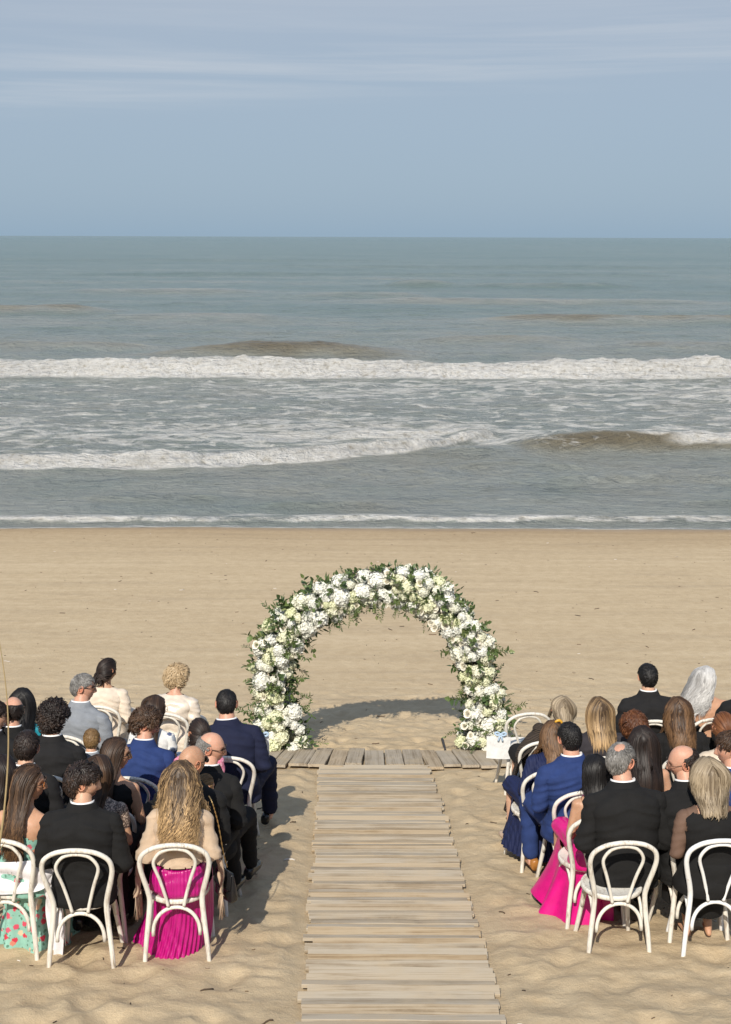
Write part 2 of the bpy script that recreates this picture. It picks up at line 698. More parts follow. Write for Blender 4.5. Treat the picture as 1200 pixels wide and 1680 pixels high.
    f2 = sstep(-2.3, -1.55, t2 + 0.9 * nB) * sstep(1.2, 0.1, t2 + 3.0 * nA)
    thick = np.maximum(thick, f2)
    Z += f2 * (0.30 * nB + 0.22 * nC)
    foam = np.maximum(foam, sstep(-1.6, 0, t2) * sstep(9.5, 1.0, t2 + 5 * nA) * 0.80)
    # ---- inner breaker, left two thirds, slanting away to the right
    xk = np.array([-40, -11.9, -6.0, -0.9, 2.1, 4.6, 7.0])
    yk = np.array([43.9, 44.2, 44.6, 46.2, 47.9, 50.6, 52.0])
    y1 = np.interp(X, xk, yk) + 0.5 * (fbm2(X * 0.5, X * 0 + 1, 131, 3) - 0.5)
    e1 = lat(-60, 4.6, 0.9) * (0.85 + 0.6 * (fbm2(X * 0.3, X * 0 + 1, 133, 3) - 0.5))
    Z += ridge(y1, 0.40, 0.45, 1.3, e1) * (1 + 0.25 * nB)
    t1 = Y - y1
    hgt = np.interp(X, [-40, -5, 0, 3, 4.6], [1.0, 1.0, 0.85, 0.6, 0.35])
    f1 = sstep(-1.15 * hgt, -0.80 * hgt, t1 + 0.45 * nB) * sstep(0.40 * hgt, -0.05, t1 + 1.0 * nA) * lat(-60, 4.5, 0.5)
    thick = np.maximum(thick, f1)
    Z += f1 * (0.20 * nB + 0.16 * nC)
    foam = np.maximum(foam, sstep(-0.5, 0.8, t1) * sstep(14, 1.0, t1 + 5 * nA) * 0.50 * lat(-60, 7, 3))
    # a second tongue behind it
    y1b = 50.6 + 0.08 * (X - 1) + 0.6 * (fbm2(X * 0.5, X * 0 + 4, 135, 3) - .5)
    t1b = Y - y1b
    e1b = lat(-1.5, 4.3, 0.9)
    f1b = sstep(-0.8, -0.5, t1b + 0.5 * nB) * sstep(0.6, 0.0, t1b + nA) * e1b
    Z += ridge(y1b, 0.26, 0.5, 1.2, e1b) + f1b * (0.14 * nB + 0.1 * nC)
    thick = np.maximum(thick, f1b * 0.9)
    # ---- unbroken brown wave to the right with a foaming shoulder
    y3 = 48.6 + 0.03 * (X - 8) ** 2 * 0.3 + 0.3 * (fbm2(X * 0.6, X * 0 + 1, 141, 2) - .5)
    e3 = lat(5.6, 40, 1.6) * np.interp(X, [5, 7.5, 9.5, 13, 20], [0.55, 0.95, 1.05, 0.9, 0.9])
    Z += ridge(y3, 0.52, 0.7, 1.9, e3)
    wave_shade3 = ridge(y3 - .3, 1.0, 0.8, 0.6, e3)  # wave face painted browner, where it mirrors less sky
    t3 = Y - y3
    f3 = sstep(-0.75, -0.45, t3 + 0.5 * nB) * sstep(1.2, 0.5, t3 + 1.2 * nA) * lat(11.3, 60, 0.7)
    f3 = np.maximum(f3, sstep(-0.25, -0.05, t3 + 0.5 * nB) * sstep(0.5, 0.2, t3 + nB) * lat(9.9, 11.2, 0.5) * 0.8)
    thick = np.maximum(thick, f3)
    Z += f3 * (0.17 * nB + 0.12 * nC)
    foam = np.maximum(foam, lat(9, 60, 1.5) * sstep(-3.0, -1.0, t3) * sstep(1, 0, t3) * 0.38)
    # small unbroken ripples inside
    for (xa, xb, yc, h, fr) in ((3, 7, 44.2, 0.16, .45), (6, 9.5, 41.5, 0.15, .4), (-3.2, 0.6, 37.4, 0.12, .3), (8.5, 13, 42.0, 0.14, .4), (2.6, 5.4, 46.8, .18, .5), (-8, -4, 38.6, .08, .3), (9, 12, 38.0, .1, .3), (0.8, 2.2, 38.6, .08, .3)):
        Z += ridge(yc + 0.4 * (fbm2(X * 0.7, X * 0 + yc, 151, 2) - .5), h, fr, fr * 2, lat(xa, xb, 0.9))
    # unbroken swells farther out, faces painted browner for their weaker sky reflection
    wave_shade = np.zeros_like(X)
    for (xa, xb, yc, h, fr, bk, sf) in ((-11.5, 1.0, 86.0, 0.98, 1.6, 4.5, 5.0), (4, 13, 210, 1.0, 2.4, 5, 4), (14, 40, 207, 0.75, 2.4, 5, 5),
                                       (12, 40, 124, 0.75, 2.0, 4, 5), (-60, -26, 133, 0.85, 2.0, 4, 4), (-24, -8, 126, 0.4, 2, 4, 4),
                                       (-40, -16, 185, 0.5, 2.5, 5, 4), (-8, 8, 172, 0.45, 2.4, 5, 5), (-2, 40, 158, 0.5, 2.2, 5, 8),
                                       (4, 14, 99, 0.3, 1.4, 3, 3), (-30, -15, 92, 0.3, 1.4, 3, 3), (16, 40, 94, 0.25, 1.3, 3, 3),
                                       (-60, 60, 270, 0.5, 3.0, 8, 8), (-20, 90, 340, 0.6, 4, 9, 20), (-150, 10, 420, 0.6, 4, 9, 20)):
        yy = yc + 1.6 * (fbm2(X * 0.06, X * 0 + yc, 161, 3) - 0.5)
        env = lat(xa, xb, sf)
        rg = ridge(yy, h, fr, bk, env)
        Z += rg
        wave_shade = np.maximum(wave_shade, 0.42 * rg)
    # ---- shore break: thin white line, broken by brown faces
    y0 = 35.35 + 0.45 * (fbm2(X * 0.22, X * 0 + 1, 171, 3) - 0.5) + np.interp(X, [-10, -3, 3, 10], [-0.25, 0.05, 0.12, 0.2])
    e0 = 0.6 + 0.9 * np.clip(fbm2(X * 0.33, X * 0 + 2, 172, 2) - 0.30, 0, 1)
    t0 = Y - y0
    Z += ridge(y0, 0.14, 0.25, 0.55, e0)
    gap = sstep(0.44, 0.56, fbm2(X * 0.42 + 5, X * 0 + 7, 173, 3))
    f0 = sstep(-0.30, -0.12, t0 + 0.35 * nB) * sstep(0.22, 0.0, t0 + 0.7 * nB) * np.maximum(gap, 0.25 * sstep(.1, -.1, t0))
    thick = np.maximum(thick, f0)
    Z += f0 * (0.07 * nB + 0.06 * nC)
    foam = np.maximum(foam, sstep(-0.6, -0.2, t0) * sstep(1.7, 0.3, t0) * 0.55)
    # swash film on the sand and its foam lip
    lip = 34.15 + 0.9 * (fbm2(X * 0.16, X * 0 + 2, 55, 3) - 0.5) - 0.25 * sstep(-4, -9, X)
    Z = np.where(Y < y0, Z * sstep(-1.3, -0.4, t0) + 0.012, Z)
    foam = np.maximum(foam, sstep(0.0, 0.06, Y - lip) * sstep(0.9, 0.1, Y - lip) * 0.48)
    thick = np.maximum(thick, sstep(-0.02, 0.03, Y - lip) * sstep(0.16, 0.05, Y - lip + 0.15 * nB) * 0.75)
    Z = np.where(Y < y0, np.maximum(Z, base_z(Y) + 0.008), Z)
    Z = Z - 0.2 * sstep(0.0, -0.35, Y - lip)
    # general scum between the breakers
    foam = np.maximum(foam, sstep(44, 50, Y) * sstep(74, 71, Y) * (0.47 + 0.10 * sstep(60, 50, Y) + 0.35 * (fbm2(X * 0.06, Y * 0.10, 191, 3) - .5)) + 0.5 * 0)
    foam = np.maximum(foam, 0.22 * sstep(36, 40, Y) * sstep(46, 44, Y))
    silt_shade = np.clip(np.interp(Y, [33, 50, 75, 110, 200, 500, 3000], [0.50, 0.52, 0.50, 0.40, 0.28, 0.15, 0.0]) + wave_shade * 1.15 * sstep(260, 140, Y) + 0.55 * sstep(78, 110, Y) * (fbm2(X * 0.022, Y * 0.075, 197, 4, .6) - .5) + 0.36 * wave_shade3 + 0.34 * (nA) + 0.2 * nB * sstep(.1, .4, wave_shade), 0, 1)  # sediment by distance, random streaks, and shade painted on wave faces
    nx, ny = len(us), len(ys)
    idx = np.arange(nx * ny).reshape(ny, nx)
    F = np.stack([idx[:-1, :-1], idx[:-1, 1:], idx[1:, 1:], idx[1:, :-1]], -1).reshape(-1, 4)
    V = np.stack([X, Y, Z], -1).reshape(-1, 3)
    me = mesh_from('sea', V, F, [m], True, {'foam': foam.ravel(), 'thick': np.clip(thick, 0, 1).ravel(), 'silt_shade': silt_shade.ravel()})
    o = link('sea', me)
    tag(o, 'grey green sea with two lines of white breakers rolling in', None, None, 'structure')


build_sea()


# ================================================================== BOARDWALK
def wood_mat(name, dark, mid, light, sc=1.0):
    m, nt, b = mat(name)
    oi = nd(nt, 'ShaderNodeObjectInfo')
    t = nd(nt, 'ShaderNodeTexCoord')
    off = nd(nt, 'ShaderNodeVectorMath', {0: oi.outputs['Random'], 1: (37.0, 91.0, 53.0)}, operation='MULTIPLY')
    av = nd(nt, 'ShaderNodeVectorMath', {0: t.outputs['Object'], 1: off.outputs[0]}, operation='ADD')
    mp_ = nd(nt, 'ShaderNodeMapping', {0: av.outputs[0], 'Scale': (0.9 * sc, 60.0 * sc, 60.0 * sc)})
    n1 = noise(nt, mp_.outputs[0], 1.0, 6, 0.65, 0.6)
    mp2 = nd(nt, 'ShaderNodeMapping', {0: av.outputs[0], 'Scale': (2.2 * sc, 6.0 * sc, 6.0 * sc)})
    n2_ = noise(nt, mp2.outputs[0], 1.0, 4, 0.6)
    mixf = nd(nt, 'ShaderNodeMath', {0: n2_, 1: 0.55, 2: n1}, operation='MULTIPLY_ADD')
    rnd = nd(nt, 'ShaderNodeMath', {0: oi.outputs['Random'], 1: 0.15, 2: mixf.outputs[0]}, operation='MULTIPLY_ADD')
    c = ramp_node(nt, rnd.outputs[0], [(0.52, dark), (0.60, (dark[0] * .5 + mid[0] * .5, dark[1] * .5 + mid[1] * .5, dark[2] * .5 + mid[2] * .5)), (0.72, mid), (0.90, light)])
    # warm or grey per board
    w = nd(nt, 'ShaderNodeMath', {0: oi.outputs['Random'], 1: 7.31}, operation='MULTIPLY')
    wf = nd(nt, 'ShaderNodeMath', {0: w.outputs[0]}, operation='FRACT')
    tint = ramp_node(nt, wf.outputs[0], [(0.0, (1.06, 0.98, 0.86)), (0.35, (1, 1, 1)), (0.8, (0.98, 0.99, 1.0)), (1.0, (1.06, 0.93, 0.74))])
    mx = nd(nt, 'ShaderNodeMix', data_type='RGBA', blend_type='MULTIPLY')
    mx.inputs[0].default_value = 1.0
    nt.links.new(c, mx.inputs[6])
    nt.links.new(tint, mx.inputs[7])
    # sand dust lying on the boards
    g = nd(nt, 'ShaderNodeNewGeometry')
    sn = noise(nt, g.outputs['Position'], 3.1, 6, 0.65)
    sf = nd(nt, 'ShaderNodeMapRange', {0: sn, 1: 0.50, 2: 0.68, 3: 0.0, 4: 0.75})
    mx2 = nd(nt, 'ShaderNodeMix', data_type='RGBA')
    nt.links.new(sf.outputs[0], mx2.inputs[0])
    nt.links.new(mx.outputs[2], mx2.inputs[6])
    mx2.inputs[7].default_value = (0.43, 0.345, 0.235, 1)
    nt.links.new(mx2.outputs[2], b.inputs['Base Color'])
    b.inputs['Roughness'].default_value = 0.85
    b.inputs['Specular IOR Level'].default_value = 0.3
    bump(nt, b, n1, 0.5, 0.006)
    return m


def plank_mesh(name, L, W, T, m, seed):
    """a slightly bowed, rough ended board, long axis X"""
    r = np.random.default_rng(seed)
    n = 7
    mb = MB()
    xs = np.linspace(-L / 2, L / 2, n)
    V = []
    c = 0.004
    for i, x in enumerate(xs):
        w = W / 2 + r.uniform(-0.003, 0.002)
        z = r.uniform(-0.003, 0.003)
        sx = x + (r.uniform(-0.02, 0.02) if i in (0, n - 1) else 0)
        for (y, zz) in ((-w, -T / 2), (w, -T / 2), (w, T / 2 - c), (w - c, T / 2), (-w + c, T / 2), (-w, T / 2 - c)):
            V.append((sx, y, zz + z))
    F = []
    for i in range(n - 1):
        for j in range(6):
            k = (j + 1) % 6
            F.append((i * 6 + j, (i + 1) * 6 + j, (i + 1) * 6 + k, i * 6 + k))
    F.append(tuple(range(6)))
    F.append(tuple(range((n - 1) * 6 + 5, (n - 1) * 6 - 1, -1)))
    return mesh_from(name, V, F, [m], False)


def build_walk():
    wood = wood_mat('weathered_board', (0.125, 0.090, 0.055), (0.300, 0.236, 0.160), (0.42, 0.358, 0.272))
    y_end, y_start = PLAT_Y0 - 0.02, 3.6
    xm = walk_x((y_end + y_start) / 2)
    root = empty('boardwalk', (walk_x(y_start), y_start, float(base_z(y_start)) - 0.02))
    tag(root, 'long weathered plank walkway down the middle of the sand aisle', 'boardwalk')
    var = [plank_mesh('plank', 1.17, 0.0865, 0.022, wood, 100 + i) for i in range(8)]
    y = y_end - 0.05
    k = 0
    sec = 0.0
    while y > y_start:
        if k % 9 == 0:
            sec = random.uniform(-0.018, 0.018)
        x = walk_x(y) + sec + random.uniform(-0.008, 0.008)
        me = var[k % 8]
        o = bpy.data.objects.new('plank', me)
        COL.objects.link(o)
        o.parent = root
        z = float(base_z(y)) + 0.020 + random.uniform(-0.0015, 0.0015)
        o.location = Vector((x, y, z)) - root.location
        o.rotation_euler = (-math.atan(0.171) + R(random.uniform(-.8, .8)), R(random.uniform(-.12, .12)), R(random.uniform(-0.3, 0.3)) + (math.pi if random.random() < .5 else 0))
        wdt = random.choice((0.86, 0.95, 1.0, 1.0, 1.12))
        o.scale = (random.uniform(0.992, 1.008), wdt, 1)
        y -= 0.0905 * wdt + random.uniform(0.005, 0.011)
        k += 1
    # the cross deck in front of the arch
    z0 = float(base_z((PLAT_Y0 + PLAT_Y1) / 2))
    L = (PLAT_Y1 - PLAT_Y0)
    xa, xb = at(428, 1248)[0], at(940, 1248)[0]
    deck = empty('deck', ((xa + xb) / 2, (PLAT_Y0 + PLAT_Y1) / 2, z0 - 0.02))
    tag(deck, 'narrow cross deck of short grey boards in front of the flower arch', 'deck')
    woodb = wood_mat('deck_board', (0.13, 0.098, 0.065), (0.285, 0.232, 0.168), (0.41, 0.35, 0.272))
    varb = [plank_mesh('plank', L, 0.172, 0.03, woodb, 200 + i) for i in range(6)]
    x = xa
    k = 0
    while x < xb:
        sk = -0.10 * (x - 0.1) if abs(x) > .3 else 0
        o = bpy.data.objects.new('plank', varb[k % 6])
        COL.objects.link(o)
        o.parent = deck
        w = random.uniform(0.8, 1.25)
        yc = (PLAT_Y0 + PLAT_Y1) / 2 + random.uniform(-0.05, 0.05)
        o.location = Vector((x + 0.086 * w, yc, float(base_z(yc)) + 0.03 + random.uniform(-0.006, 0.008))) - deck.location
        o.rotation_euler = (0, 0, 0)
        tilt = R(random.uniform(-1.3, 1.3)) + R(6.0) * (x - .15)
        M = Matrix.Rotation(-math.atan(0.171), 3, 'X') @ Matrix.Rotation(math.pi / 2 + tilt, 3, 'Z')
        o.rotation_euler = M.to_euler()
        o.scale = (random.uniform(0.95, 1.1), w, 1)
        x += 0.176 * w + random.uniform(0.004, 0.012)
        k += 1


build_walk()


# ================================================================== FLOWER ARCH
def build_arch():
    zb = float(base_z(ARCH_Y))
    root = empty('flower_arch', (float(at(622, 1230)[0]), ARCH_Y, zb))
    tag(root, 'round moon gate arch covered in white hydrangeas and green leaves', 'flower arch')
    rx, ry_, rz = root.location
    # materials
    mw, nt, b = mat('white_petal')
    oi = nd(nt, 'ShaderNodeObjectInfo')
    rc = ramp_node(nt, oi.outputs['Random'], [(0.0, (0.70, 0.70, 0.62)), (0.5, (0.74, 0.74, 0.68)), (0.70, (0.70, 0.69, 0.53)), (0.86, (0.65, 0.67, 0.42)), (1.0, (0.72, 0.71, 0.60))])
    nt.links.new(rc, b.inputs['Base Color'])
    b.inputs['Roughness'].default_value = 0.75
    b.inputs['Specular IOR Level'].default_value = 0.2
    b.inputs['Subsurface Weight'].default_value = 0.0
    mr, nt, b = mat('rose_petal')
    b.inputs['Base Color'].default_value = (0.80, 0.76, 0.64, 1)
    b.inputs['Roughness'].default_value = 0.6
    ml, nt, b = mat('leaf_green')
    oi = nd(nt, 'ShaderNodeObjectInfo')
    ge = nd(nt, 'ShaderNodeNewGeometry')
    ad = nd(nt, 'ShaderNodeMath', {0: oi.outputs['Random'], 1: 0.6, 2: 0.0}, operation='MULTIPLY_ADD')
    ad2 = nd(nt, 'ShaderNodeMath', {0: ge.outputs['Random Per Island'], 1: 0.5, 2: ad.outputs[0]}, operation='MULTIPLY_ADD')
    rc = ramp_node(nt, ad2.outputs[0], [(0.0, (0.032, 0.060, 0.018)), (0.45, (0.070, 0.112, 0.032)), (0.75, (0.12, 0.165, 0.050)), (1.0, (0.22, 0.25, 0.10))])
    nt.links.new(rc, b.inputs['Base Color'])
    b.inputs['Roughness'].default_value = 0.45
    mm, nt, b = mat('dark_metal')
    b.inputs['Base Color'].default_value = (0.03, 0.022, 0.018, 1)
    b.inputs['Roughness'].default_value = 0.5
    b.inputs['Metallic'].default_value = 0.3

    # centre line and half widths, taken as metres in the arch plane
    pts = [(462, 1222, 50), (460, 1185, 46), (452, 1150, 34), (444, 1115, 38), (448, 1080, 42), (466, 1042, 42), (498, 1008, 40),
           (535, 985, 40), (575, 970, 36), (612, 964, 31), (650, 960, 38), (690, 964, 40), (725, 992, 36), (752, 1020, 36), (772, 1052, 38),
           (780, 1085, 34), (783, 1115, 30), (800, 1148, 38), (795, 1185, 42), (785, 1222, 44)]
    C = np.array([at_y(p[0], p[1], ARCH_Y) for p in pts])
    sc = ARCH_Y / math.cos(0.2) / F_PX * 1.02
    W = np.array([p[2] * sc * .92 for p in pts])
    seg = np.r_[0, np.cumsum(np.linalg.norm(np.diff(C, axis=0), axis=1))]

    def cl(t):
        s = t * seg[-1]
        return np.array([np.interp(s, seg, C[:, i]) for i in range(3)]), np.interp(s, seg, W)

    cen = np.array([at_y(615, 1098, ARCH_Y)]).ravel()
    # metal rings
    f = MB()
    ts = np.linspace(0, 1, 80)
    line = np.array([cl(t)[0] for t in ts])
    line[:, 2] += 0.19 * np.exp(-((ts - .47) / .13) ** 2)
    for dz, dy in ((0.0, -0.09), (0.0, 0.09), (-0.09, 0.0)):
        f.add(*tube(spline((line + [0, dy, dz])[::4], 80), 0.010, 6))
    for i in range(4, 78, 4):
        f.add(*tube([line[i] + [0, -0.09, 0], line[i] + [0, 0.09, 0]], 0.007, 5))
    for sx in (-1, 1):
        fx = cen[0] + sx * 0.80
        f.add(*tube([(fx, ARCH_Y - 0.5, zb + 0.02 + 0.08), (fx, ARCH_Y + 0.5, zb + 0.02 - 0.08)], 0.016, 6))
    me = mesh_from('frame', f.arr()[0] - np.array([rx, ry_, rz]), f.arr()[1], [mm])
    link('frame', me, root)

    # hydrangea heads
    def hydrangea(seed):
        r = np.random.default_rng(seed)
        n = 105
        V, F = [], []
        for i in range(n):
            z = 1 - 1.86 * (i + 0.5) / n
            ph = i * 2.39996
            s = math.sqrt(max(0, 1 - z * z))
            d = np.array([s * math.cos(ph), s * math.sin(ph), z]) + r.normal(0, 0.06, 3)
            d /= np.linalg.norm(d)
            rad = r.uniform(0.82, 1.06)
            c = d * rad
            u = np.cross(d, [0.3, 0.5, 0.8])
            u /= np.linalg.norm(u)
            w = np.cross(d, u)
            a0 = r.uniform(0, 6.28)
            ps = r.uniform(0.22, 0.30)
            b0 = len(V)
            V.append(c - d * 0.05)
            til = r.normal(0, 0.25, 2)
            for k in range(8):
                a = a0 + k * math.pi / 4
                q = ps if k % 2 == 0 else ps * 0.62
                off = u * math.cos(a) * q + w * math.sin(a) * q
                lift = 0.03 if k % 2 == 0 else 0.0
                lift += (til[0] * math.cos(a) + til[1] * math.sin(a)) * q
                V.append(c + off + d * lift)
            for k in range(4):
                F.append((b0, b0 + 1 + (2 * k - 1) % 8, b0 + 1 + 2 * k, b0 + 1 + 2 * k + 1))
        bv, bf = ball((0, 0, 0), .84, 12, 9)
        F += [tuple(i + len(V) for i in f) for f in bf]
        V += list(bv)
        return mesh_from('hydrangea', np.array(V), F, [mw], False)

    hyd = [hydrangea(s) for s in range(5)]

    def rose(seed):
        r = np.random.default_rng(seed)
        V, F = [], []
        for i in range(16):
            t = i / 15
            rad = 0.18 + 0.75 * t
            a0 = i * 2.4
            b0 = len(V)
            for a in np.linspace(-0.75, 0.75, 5):
                for h in (0, 1, 2):
                    rr = rad * (0.55, 0.95, 1.0 + 0.22 * t)[h] * (1 - 0.12 * a * a)
                    zz = (-.5, 0.25 - 0.2 * t, 0.62 - 0.55 * t)[h] - 0.25 * a * a * (h == 2)
                    V.append((rr * math.cos(a0 + a), rr * math.sin(a0 + a), zz))
            for i2 in range(4):
                for h in range(2):
                    F.append((b0 + i2 * 3 + h, b0 + (i2 + 1) * 3 + h, b0 + (i2 + 1) * 3 + h + 1, b0 + i2 * 3 + h + 1))
        return mesh_from('rose', np.array(V), F, [mr], True)

    ros = [rose(s) for s in range(3)]

    def leaf(p, d, up, L, wd, V, F):
        s = np.cross(d, up)
        s /= np.linalg.norm(s) + 1e-9
        b0 = len(V)
        n = np.cross(s, d)
        V += [p, p + d * L * 0.35 + s * wd + n * 0.15 * wd, p + d * L * 0.45 - n * .1 * wd, p + d * L * 0.35 - s * wd + n * 0.15 * wd,
              p + d * L * 0.75 + s * wd * .62 - n * .2 * wd, p + d * L * 0.75 - s * wd * .62 - n * .2 * wd, p + d * L - n * 0.5 * wd]
        F += [(b0, b0 + 2, b0 + 1), (b0, b0 + 3, b0 + 2), (b0 + 1, b0 + 2, b0 + 6, b0 + 4), (b0 + 2, b0 + 3, b0 + 5, b0 + 6)]

    def sprig(seed, L, n, ll, lw):
        r = np.random.default_rng(seed)
        V, F = [], []
        bend = r.uniform(-0.5, 0.5, 2)
        P = np.array([(bend[0] * L * t * t * 0.6, bend[1] * L * t * t * .6, L * t) for t in np.linspace(0, 1, 8)])
        tv, tf = tube(P, np.linspace(0.004, 0.0015, 8), 4)
        V += [np.array(v) for v in tv]
        F += tf
        for i in range(n):
            t = 0.15 + 0.85 * i / n
            p = np.array([np.interp(t, np.linspace(0, 1, 8), P[:, k]) for k in range(3)])
            a = i * 2.0 + r.uniform(-.5, .5)
            d = np.array([math.cos(a), math.sin(a), 0.75 + r.uniform(-.3, .3)])
            d /= np.linalg.norm(d)
            leaf(p, d, np.array([r.normal(0, .5), r.normal(0, .5), 1]), ll * r.uniform(.75, 1.2), lw * r.uniform(.8, 1.2), V, F)
        leaf(P[-1], np.array([bend[0], bend[1], 1.0]) / np.linalg.norm([bend[0], bend[1], 1.0]), np.array([1, 0, 0.]), ll, lw, V, F)
        return mesh_from('leaf_sprig', np.array(V), F, [ml], False)

    spr = [sprig(1, 0.30, 22, 0.055, 0.010), sprig(2, 0.24, 17, 0.05, 0.010), sprig(3, 0.34, 26, 0.05, 0.009), sprig(4, 0.22, 9, 0.09, 0.026), sprig(5, 0.26, 10, 0.085, 0.03)]

    # core of short leaves that hides the frame
    V, F = [], []
    for i in range(4600):
        t = rng.random()
        c, w = cl(t)
        a = rng.uniform(0, 6.283)
        rr = w * math.sqrt(rng.random()) * 1.0
        tang = cl(min(1, t + 0.01))[0] - cl(max(0, t - 0.01))[0]
        tang /= np.linalg.norm(tang)
        nrm = np.cross(tang, [0, 1.0, 0])
        p = c + nrm * rr * math.cos(a) + np.array([0, 1.0, 0]) * (rr * math.sin(a) * 0.8 + 0.03) + rng.normal(0, 0.02, 3)
        d = nrm * math.cos(a) + np.array([0, math.sin(a), 0]) + rng.normal(0, 0.6, 3)
        d /= np.linalg.norm(d)
        p = p - np.array([rx, ry_, rz])
        if p[2] < 0.0:
            continue
        leaf(p, d, rng.normal(0, 1, 3), rng.uniform(0.05, 0.09), rng.uniform(0.010, 0.022), V, F)
    o = link('foliage', mesh_from('foliage', np.array(V), F, [ml], False), root)
    tag(o, kind='stuff')

    def place(me, p, d, s, roll):
        o = bpy.data.objects.new(me.name.split('.')[0], me)
        COL.objects.link(o)
        o.parent = root
        o.location = Vector(p) - root.location
        q = Vector(d).to_track_quat('Z', 'Y')
        o.rotation_mode = 'QUATERNION'
        o.rotation_quaternion = q @ Matrix.Rotation(roll, 3, 'Z').to_quaternion()
        o.scale = (s * rng.uniform(.92, 1.1), s * rng.uniform(.92, 1.1), s * rng.uniform(.8, 1.0))
        return o

    # blossoms: spread over the visible and the far face of the garland
    placed = []
    tries = 0
    nh = 0
    while nh < 262 and tries < 16000:
        tries += 1
        t = (tries * 0.6180339) % 1.0
        c, w = cl(t)
        # bare bit of ring near the top, thin patch low on the left
        s_arc = t
        if 0.455 < s_arc < 0.535 and rng.random() < .45:
            continue
        if 0.105 < s_arc < 0.155 and rng.random() < .55:
            continue
        tang = cl(min(1, t + 0.01))[0] - cl(max(0, t - 0.01))[0]
        tang /= np.linalg.norm(tang)
        nrm = np.cross(tang, [0, 1.0, 0])
        back = rng.random() < 0.30
        lim = 1.05 if not back else 0.9
        q = rng.uniform(-lim, lim)
        dep = (0.85 if back else -1.0) * math.sqrt(max(0.05, 1 - (q / 1.15) ** 2))
        s = rng.uniform(0.050, 0.105) * (1.06 if t < .16 or t > .84 else 1)
        p = c + nrm * q * (w - 0.06) + np.array([0, 1.0, 0]) * dep * (w * 0.72)
        if p[2] < rz + 0.06:
            continue
        if any(np.linalg.norm(p - pp) < 0.64 * (s + ss) for pp, ss in placed):
            continue
        placed.append((p, s))
        d = nrm * q * 0.9 + np.array([0, dep, 0]) + np.array([0, 0, 0.25]) + rng.normal(0, .15, 3)
        place(hyd[int(rng.integers(5))], p, d, s, rng.uniform(0, 6.28))
        nh += 1
    for i in range(60):
        t = rng.random()
        c, w = cl(t)
        tang = cl(min(1, t + 0.01))[0] - cl(max(0, t - 0.01))[0]
        tang /= np.linalg.norm(tang)
        nrm = np.cross(tang, [0, 1.0, 0])
        q = rng.uniform(-1, 1)
        p = c + nrm * q * w * .95 + np.array([0, -1.0, 0]) * (w * 0.80)
        if p[2] < rz + 0.05:
            continue
        place(ros[int(rng.integers(3))], p, np.array([nrm[0] * q, -1.1, nrm[2] * q + .4]) + rng.normal(0, .3, 3), rng.uniform(0.035, 0.05), 0)
    # sprigs sticking out of both rims and between blossoms
    ns = 0
    while ns < 250:
        t = rng.random()
        c, w = cl(t)
        tang = cl(min(1, t + 0.01))[0] - cl(max(0, t - 0.01))[0]
        tang /= np.linalg.norm(tang)
        nrm = np.cross(tang, [0, 1.0, 0])
        rim = rng.random() < 0.46
        q = rng.choice([-1, 1]) * rng.uniform(0.45, 0.8) if rim else rng.uniform(-.8, .8)
        p = c + nrm * q * w + np.array([0, rng.uniform(-.8, .4) * w, 0])
        d = nrm * q * 1.0 + np.array([0, rng.uniform(-.7, .3), 0]) + np.array([0, 0, -0.25 if (q < 0) else 0.1]) + rng.normal(0, .35, 3)
        if not rim:
            p = c + nrm * q * w * 0.9 + np.array([0, -0.72 * w, 0])
            d = nrm * q * .6 + np.array([0, -0.8, -0.2]) + rng.normal(0, .5, 3)
        if p[2] < rz + 0.10:
            continue
        if p[2] < rz + 0.35:
            d[2] = abs(d[2]) * .4 + 0.05
        place(spr[int(rng.integers(5))], p, d, rng.uniform(0.66, 1.02) * (.72 if .36 < t < .64 else 1) if rim else rng.uniform(.5, .8), rng.uniform(0, 6.28))
        ns += 1


build_arch()


# ================================================================== CHAIRS
def chair_mat(name, worn, tint):
    m, nt, b = mat(name)
    v = mapping(nt, (1, 1, 1))
    oi = nd(nt, 'ShaderNodeObjectInfo')
    off = nd(nt, 'ShaderNodeVectorMath', {0: v, 1: oi.outputs['Location']}, operation='ADD')
    mp_ = nd(nt, 'ShaderNodeMapping', {0: off.outputs[0], 'Scale': (60, 60, 7)})
    n1 = noise(nt, mp_.outputs[0], 1.0, 6, 0.7, 0.4)
    n3 = noise(nt, off.outputs[0], 7, 4, 0.6)
    s = nd(nt, 'ShaderNodeMath', {0: n3, 1: 0.5, 2: n1}, operation='MULTIPLY_ADD')
    c = ramp_node(nt, s.outputs[0], [(0.50 - worn, (0.33, 0.27, 0.20)), (0.64 - worn, (0.58, 0.53, 0.46)), (0.74 - worn, tint), (0.95, (tint[0] * 1.04, tint[1] * 1.04, tint[2] * 1.04))])
    nt.links.new(c, b.inputs['Base Color'])
    b.inputs['Roughness'].default_value = 0.55
    b.inputs['Specular IOR Level'].default_value = 0.35
    bump(nt, b, n1, 0.25, 0.003)
    return m


